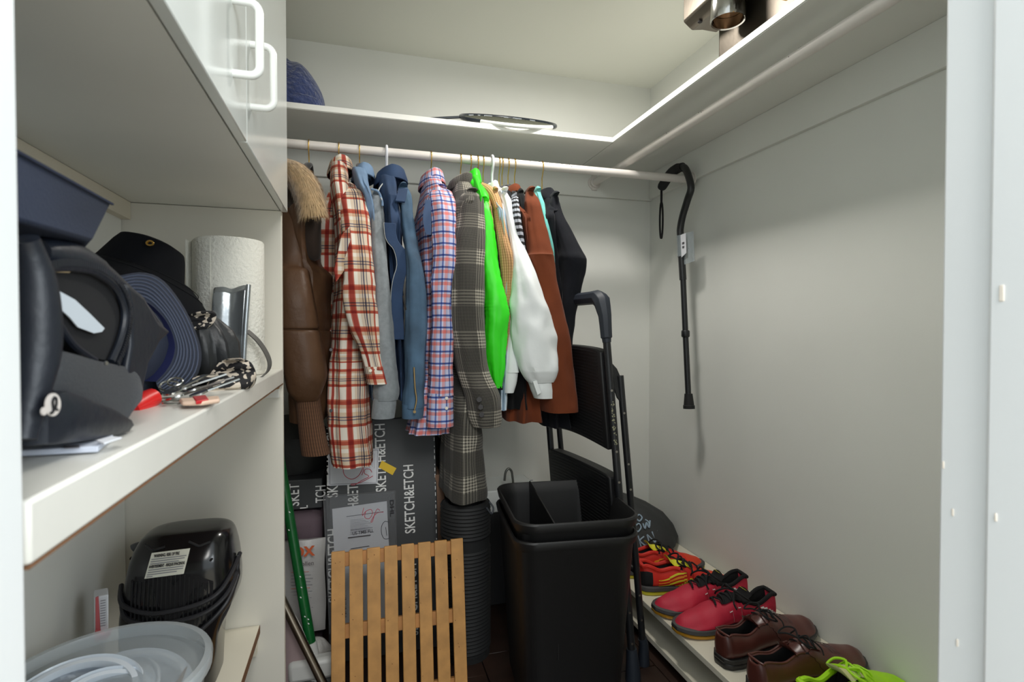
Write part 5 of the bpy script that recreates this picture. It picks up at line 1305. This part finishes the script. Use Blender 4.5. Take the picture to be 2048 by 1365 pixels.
mk('red_tag', MB().poly([at(u, v, z=ZM+.006) for u, v in ((385, 800), (412, 797), (418, 806), (392, 810))], (0, 0, .004)), mat('red_enamel', (188, 34, 40), .35), ky, bevel=.001)
mk('wooden_tag', MB().poly([at(u, v, z=ZM+.004) for u, v in ((358, 806), (400, 803), (438, 800), (440, 807), (405, 812), (364, 813))], (0, 0, .005)), mat('pale_wood_tag', (216, 186, 164), .6), ky, bevel=.002)
tag(mk('lighter', MB().tube([at(258, 822, y=.66), at(285, 806, y=.685), at(306, 795, y=.70)], [.011, .012, .0105], 14), mat('bright_red_plastic', (224, 30, 30), .3)), 'bright red plastic tube lying beside the backpack strap and keys', 'lighter')

# backpack ------------------------------------------------------------------
M_bp = mat('black_backpack_nylon', (22, 27, 37), .45, bump=(26, .5, .005), var=(10, .15)); M_bp2 = mat('black_webbing_wide', (62, 64, 68), .6, bump=(500, .5, .001))
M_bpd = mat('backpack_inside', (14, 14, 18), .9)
bpk = thing('backpack', 'black nylon backpack lying open on the left shelf with a wide strap across', 'backpack', (-.32, .52, ZM))
R = []
for z, s in ((.002, .90), (.018, .99), (.05, 1.0), (.078, .97), (.100, .88), (.118, .70), (.128, .42)):
    R.append(ring(-.325, .545, ZM+z, .118*s, .185*s, 56, .62, .012, 6, 1, .06, 5))
mk('bag_body', MB().loft(R), M_bp, bpk, sub=1)
def bpt(u, v, dx=0): return at(u, v, x=-.200+dx)
op = [bpt(*q) for q in ((86, 543), (140, 538), (190, 548), (226, 575), (243, 608), (246, 642), (236, 682), (216, 722), (186, 716), (146, 690), (110, 642), (86, 605))]
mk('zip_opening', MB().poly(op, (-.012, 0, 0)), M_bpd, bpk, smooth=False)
lip = [V(p) for p in spline([tuple(bpt(*q, .004)) for q in ((70, 546), (110, 536), (150, 536), (192, 546), (228, 573), (246, 608), (249, 642), (239, 684), (222, 724))], 40)]
mk('zip_lip', MB().tube(lip, .0030, 8), M_bp, bpk)
tz = MB()
for k in range(0, 39):
    for f in (0, .5):
        p = lip[k].lerp(lip[k+1], f); T = (lip[k+1]-lip[k]).normalized(); N = V((1, 0, 0)).cross(T)
        tz.box((-.0006, -.0025, -.0006), (.0006, .0025, .0006), Matrix.Translation(p+V((.004, 0, 0))+N*.0035) @ frame(V(), T, N).to_3x3().to_4x4())
mk('zip_teeth', tz, mat('zip_teeth', (36, 38, 44), .4), bpk, kind='stuff')
lip2 = [V(p) for p in spline([tuple(bpt(*q, .003)) for q in ((70, 592), (100, 618), (124, 660), (150, 694), (190, 722))], 24)]
mk('zip_lip', MB().tube(lip2, .0026, 8), M_bp, bpk)
mk('care_label', MB().poly([bpt(*q, .003) for q in ((84, 566), (104, 576), (126, 588), (148, 600), (178, 628), (207, 657), (202, 664), (186, 667), (154, 655), (138, 636), (112, 612), (84, 598))], (.0008, 0, 0)), mat('pale_grey_label', (196, 204, 212), .8), bpk, smooth=False)
mk('tan_facing', MB().poly([bpt(*q, .001) for q in ((84, 520), (110, 528), (142, 541), (136, 546), (84, 544))], (.0008, 0, 0)), mat('tan_facing', (206, 184, 146), .8), bpk, smooth=False)
pairs = [((92, 700), (96, 772)), ((118, 702), (118, 788)), ((150, 709), (148, 796)), ((190, 721), (186, 812)), ((228, 729), (222, 826)), ((256, 736), (244, 842)), ((278, 752), (256, 838)), ((286, 780), (266, 822))]
A = [V(p) for p in spline([tuple(bpt(*a, .012+.006*math.sin(k))) for k, (a, b) in enumerate(pairs)], 24)]; B = [V(p) for p in spline([tuple(bpt(*b, .016)) for a, b in pairs], 24)]
mk('shoulder_strap', MB().loft([[a, a.lerp(b, .5)+V((.003, 0, 0)), b, b+V((-.003, 0, 0)), a+V((-.003, 0, 0))] for a, b in zip(A, B)]), M_bp2, bpk)
pk_ = [(52, 792), (100, 780), (150, 798), (205, 820), (242, 842), (247, 852), (236, 866), (190, 880), (110, 890), (52, 893)]
P = [bpt(*q, .012) for q in pk_]
cen = sum(P, V())/len(P)
mk('front_pocket', MB().loft([[p+V((-.02, 0, 0)) for p in P], P, [cen+(p-cen)*.94+V((.009, 0, 0)) for p in P], [cen+(p-cen)*.6+V((.013, 0, 0)) for p in P]]), M_bp, bpk)
lg = bpt(104, 810, .0275)
M_logo = mat('silver_logo', (214, 206, 200), .3)
logo = mk('logo_disc', MB().disc(lg, .0066, (1, -.1, 0), 24, .0008, .0070), M_logo, bpk)
mk('logo_mark', MB().tube(spline([tuple(lg+V((.0012, dy, dz))) for dy, dz in ((-.0040, -.0046), (-.0012, -.0034), (-.0018, .0016), (-.0004, .0040), (.0016, .0038), (.0020, .0006), (.0010, -.0026), (.0034, -.0036))], 30), .0008, 5), M_bpd, logo)
mk('logo_dot', MB().disc(bpt(86, 823, .0268), .0024, (1, -.1, 0), 12, .0008), M_logo, bpk)
rl = spline([tuple(bpt(*q, .014)) for q in ((50, 478), (60, 510), (70, 560), (73, 640), (70, 710), (62, 770), (50, 840), (44, 880))], 30)
mk('side_roll', MB().tube(rl, [.007+.006*math.sin(math.pi*k/29)**2 for k in range(30)], 14), M_bp, bpk)
fl_ = spline([tuple(at(*q, x=-.215)) for q in ((70, 505), (130, 518), (180, 545), (222, 580), (264, 620), (300, 664))], 24)
mk('top_flap', MB().tube(fl_, [.010, .012, .013, .014, .015, .015, .015, .015, .015, .015]+[.014]*14, 14), M_bp, bpk)
fd = [at(u, v, x=-.192) for u, v in ((252, 560), (290, 590), (318, 640), (346, 664), (322, 686), (300, 730), (286, 790), (262, 820), (250, 760), (262, 690), (262, 620))]
mk('side_wing', MB().poly(fd, (-.03, .02, 0)), M_bp, bpk, bevel=.006, seg=3)
for u, v in ((211, 727), (224, 822)): mk('rivet', MB().disc(bpt(u, v, .020), .0016, (1, -.3, 0), 10, .001), M_key, bpk)
# navy flat case on top of the backpack
nv = [at(u, v, x=x) for u, v, x in ((24, 292, -.190), (222, 404, -.205), (182, 484, -.198), (24, 440, -.186))]
nc = thing('fabric_case', 'dark navy flat fabric case lying tilted on top of the black backpack', 'case', nv[2])
mk('case_body', MB().poly(nv, (-.045, .095, .004)), mat('navy_canvas', (36, 45, 66), .8, bump=(420, .5, .001), var=(12, .12)), nc, bevel=.003)
mk('case_seam', MB().tube([nv[0].lerp(nv[3], .06)+V((.002, 0, 0)), nv[1].lerp(nv[2], .06)+V((.002, 0, 0))], .0012, 5), mat('navy_thread', (34, 42, 64), .8), nc)
# papers at the shelf front
nb = thing('notepad', 'white notepad lying flat on the shelf under the backpack', 'paper', at(130, 900, z=ZM))
q = [at(u, v, z=ZM+.0015) for u, v in ((36, 914), (196, 905), (226, 880), (150, 868), (36, 874))]
mk('pad', MB().poly(q, (0, 0, .004)), mat('pale_blue_paper', (206, 212, 226), .7), nb, bevel=.0006)
mk('pad_mark', MB().poly([at(u, v, z=ZM+.0057) for u, v in ((128, 893), (158, 891), (160, 896), (130, 898))], (0, 0, .0004)), mat('dark_slot', (96, 92, 96), .7), nb)
tag(mk('card', MB().poly([at(u, v, z=ZM+.0075) for u, v in ((192, 884), (222, 876), (244, 878), (208, 890))], (0, 0, .0012)), M_paper, bevel=.0003), 'small white card beside the notepad at the backpack corner', 'card')

# ================================================================ LEFT LOWER SHELF
M_glb = mat('gloss_black_plastic', (20, 20, 22), .18, spec=.6); M_sat = mat('satin_black_plastic', (34, 34, 36), .45)
ht = thing('fan_heater', 'black glossy fan heater with white warning label on the lower shelf', 'heater', (-.33, 1.13, ZL))
yf = 1.06; hrows = [(1082, 300, 420), (1088, 268, 436), (1100, 252, 446), (1125, 240, 452), (1165, 230, 458), (1210, 222, 461), (1240, 217, 456), (1268, 216, 440), (1320, 216, 424), (1364, 216, 418)]
R = []
for v, a, b in hrows:
    p, q = at(a, v, y=yf), at(b, v, y=yf); R.append(((p.x+q.x)/2, max(ZL+.001, (p.z+q.z)/2+.0), (q.x-p.x)/2))
R[-1] = (R[-1][0], ZL+.001, R[-1][2])
HR = spline(R, 26)
def hface(u, v, off=.001):
    p = at(u, v, y=yf)
    for (x0, z0, h0), (x1, z1, h1) in zip(HR, HR[1:]):
        if z1 <= p.z <= z0:
            f = (p.z-z1)/max(1e-6, z0-z1); xc = x1+(x0-x1)*f; h = h1+(h0-h1)*f
            c = min(.999, abs((p.x-xc)/h)); s = (1-c**(2/.55))**(.55/2) if c < 1 else 0
            f2_ = min(1, (HR[0][1]-p.z)/.05); hy = .078*(.40+.60*f2_**.5)
            return V((p.x, 1.138-hy*s-off, p.z))
    return V((p.x, 1.06, p.z))
rings = []
for i, (x, z, h) in enumerate(HR):
    f = min(1, (HR[0][1]-z)/.05); rings.append(ring(x, 1.138, z, h, .078*(.40+.60*f**.5), 44, .55))
mk('housing', MB().loft(rings), M_glb, ht)
rp = [at(u, v, y=1.150) for u, v in ((266, 1097), (270, 1095), (280, 1092), (300, 1088), (350, 1082), (400, 1076), (428, 1080), (446, 1098), (456, 1126))]
mk('top_rim', MB().tube(spline([tuple(p) for p in rp], 40), .0075, 12), mat('grey_rim', (84, 88, 92), .3), ht)
for k in range(19):
    u = 262+k*9.0
    top = 1168-22*math.sin(math.pi*min(1, max(0, (k-2)/14))); 
    mk('grille_slat', MB().tube([hface(u, top), hface(u-2, (top+1250)/2), hface(u-4, 1250)], .0013, 5), M_sat, ht)
mk('grille_recess', MB().poly([hface(u, v, .0004) for u, v in ((258, 1166), (300, 1150), (345, 1146), (395, 1152), (425, 1166), (424, 1210), (421, 1254), (340, 1256), (256, 1256), (257, 1210))], (0, -.0004, 0)), M_lin, ht, smooth=False)
LBq = [hface(*q, .0040) for q in ((298, 1113), (376, 1103), (369, 1146), (290, 1157))]
lb = mk('warning_label', MB().poly(LBq, (0, -.0010, 0)), mat('cream_label', (222, 220, 204), .6), ht, smooth=False)
LM = lambda s, t: LBq[3]+(LBq[2]-LBq[3])*s+(LBq[0]-LBq[3])*t+V((0, -.0022, .0004))
exl, eyl = LBq[2]-LBq[3], LBq[0]-LBq[3]
def ltxt(s, t, txt, ln, cap, bold): text_len('printed_word', txt, exl.length*ln, cap, frame(LM(s, t), exl, eyl), M_ink, lb, bold=bold)
ltxt(.42, .87, 'WARNING: RISK OF FIRE', .66, .0050, .03)
ltxt(.50, .44, "AVERTISSEMENT - RISQUE D'INCENDIE", .92, .0046, .03)
for t, e in ((.74, .95), (.65, .92), (.56, .78), (.32, .95), (.23, .95), (.14, .80), (.06, .2)):
    mk('print_line', MB().tube([LM(.05, t), LM(e, t)], .0007, 4, flat=1), M_greyink, lb)
for u, w_ in ((300, 44), (392, 44)):
    P = [hface(u+dx, 1097+ (6 if u < 350 else -3) + 6*(1-abs(dx)/22), .0015) for dx in (-22, -11, 0, 11, 22)]
    mk('finger_grip', MB().tube(spline([tuple(p) for p in P], 12), .0022, 6), M_sat, ht)
for u, v in ((234, 1146), (420, 1124)): mk('screw_hole', MB().disc(hface(u, v, .0006), .0036, (0, -1, .2), 12, .0006, .0022), M_lin, ht)
M_cord = mat('black_cord', (36, 36, 40), .5)
for path in ([(216, 1200), (240, 1216), (300, 1224), (360, 1216), (410, 1202), (440, 1184), (456, 1160), (458, 1140)], [(216, 1222), (250, 1238), (300, 1246), (360, 1238), (415, 1222), (450, 1196), (460, 1170), (456, 1145)], [(400, 1262), (430, 1236), (452, 1210), (462, 1180), (462, 1160), (456, 1142)]):
    P = [hface(u, v, .007) for u, v in path]; P[-1] = P[-1]+V((.004, .02, 0))
    mk('power_cord', MB().tube(spline([tuple(p) for p in P], 40), .0040, 8), M_cord, ht)
P = [at(u, v, y=1.10) for u, v in ((454, 1128), (461, 1140), (464, 1165), (462, 1190), (455, 1215), (440, 1245), (428, 1275))]
mk('power_cord', MB().tube(spline([tuple(p) for p in P], 40), .0040, 8), M_cord, ht)
bxr = thing('small_carton', 'small white and red carton between the fan heater and left wall', 'box', at(205, 1270, y=1.0))
q = [at(u, v, y=1.02) for u, v in ((188, 1196), (217, 1190), (217, 1268), (188, 1280))]
mk('carton', MB().poly(q, (-.012, .03, 0)), mat('white_card', (214, 216, 220), .7), bxr, bevel=.002)
mk('red_flap', MB().poly([at(u, v, y=1.012) for u, v in ((190, 1262), (206, 1272), (218, 1266), (214, 1278), (190, 1284))], (0, .012, 0)), mat('pinkish_red_card', (190, 92, 96), .7), bxr)
mk('red_edge', MB().poly([at(u, v, y=1.018) for u, v in ((191, 1196), (196, 1194), (200, 1262), (191, 1276))], (0, .002, 0)), MATS['pinkish_red_card'], bxr)
for k in range(11):
    v = 1202+k*5; mk('print_line', MB().tube([at(201, v+1, y=1.0175), at(211, v-1, y=1.0175)], .0006, 4), M_greyink, bxr)
# clear tub with lids
M_tub = mat('clear_polypropylene', (206, 216, 222), .22, alpha=.20, bump=(20, .1), spec=.8); M_lid = mat('translucent_lid', (188, 200, 212), .2, alpha=.62)
M_rim = mat('frosted_rim', (218, 226, 230), .2, alpha=.38, spec=.8)
tb = thing('plastic_tub', 'round clear plastic tub full of lids on the lower shelf', 'tub', (-.325, .83, ZL))
tx, ty = -.326, .828; hgt = H-.452-ZL; rr0 = .124
mk('tub_wall', MB().lathe([(.0, .002), (.098, .002), (.102, .006), (rr0-.003, hgt-.02), (rr0, hgt-.018), (rr0, hgt-.016), (rr0-.004, hgt-.016), (.099, .008), (0, .005)], (tx, ty, ZL), 56), M_tub, tb)
mk('rolled_rim', MB().lathe([(rr0-.004, hgt-.016), (rr0+.005, hgt-.016), (rr0+.006, hgt-.004), (rr0+.004, hgt), (rr0-.004, hgt), (rr0-.006, hgt-.006), (rr0-.005, hgt-.016)], (tx, ty, ZL), 56), M_rim, tb)
M_ring = mat('milky_lid_rim', (228, 236, 244), .12, alpha=.92, spec=.7); M_film = mat('milky_lid_face', (170, 182, 198), .12, alpha=.30, spec=.7)
def lid(lab, x, y, z, r, rx_, ry_):
    M = Matrix.Translation((x, y, z)) @ Euler((rx_, ry_, 0)).to_matrix().to_4x4()
    t = thing('container_lid', lab, 'lid', (x, y, z), 'lids in the clear tub')
    mk('lid_face', MB().lathe([(0, 0), (r*.80, 0), (r*.80, .0012), (0, .0012)], (0, 0, 0), 44, M), M_film, t)
    mk('lid_rim', MB().lathe([(r*.80, 0), (r*.82, .006), (r*.88, .007), (r*.90, .001), (r*.97, .0), (r*1.0, .007), (r*.97, .010), (r*.93, .005), (r*.90, .010), (r*.82, .010), (r*.79, .003), (r*.80, 0)], (0, 0, 0), 48, M), M_ring, t)
zt_ = ZL+hgt
lid('translucent round lid lying lowest in the clear tub', tx, ty-.01, zt_-.100, .090, .05, .04)
lid('translucent round lid tilted to the left in the clear tub', tx-.016, ty+.004, zt_-.062, .088, .22, -.30)
lid('translucent round lid tilted to the right in the clear tub', tx+.026, ty+.022, zt_-.046, .074, .20, .22)
lid('topmost translucent round lid in the clear tub', tx-.026, ty-.020, zt_-.030, .080, .26, .06)
lid('translucent round lid standing steepest in the clear tub', tx+.012, ty-.030, zt_-.046, .070, .42, .30)
tag(mk('cork_scrap', MB().poly([V((tx+.078, ty-.03, zt_-.056)), V((tx+.094, ty+.0, zt_-.030)), V((tx+.098, ty+.02, zt_-.018)), V((tx+.080, ty-.0, zt_-.044))], (-.006, .004, -.004)), mat('brown_scrap', (138, 92, 46), .7), bevel=.0015), 'brown scrap sticking up at the right side inside the tub', 'scrap')
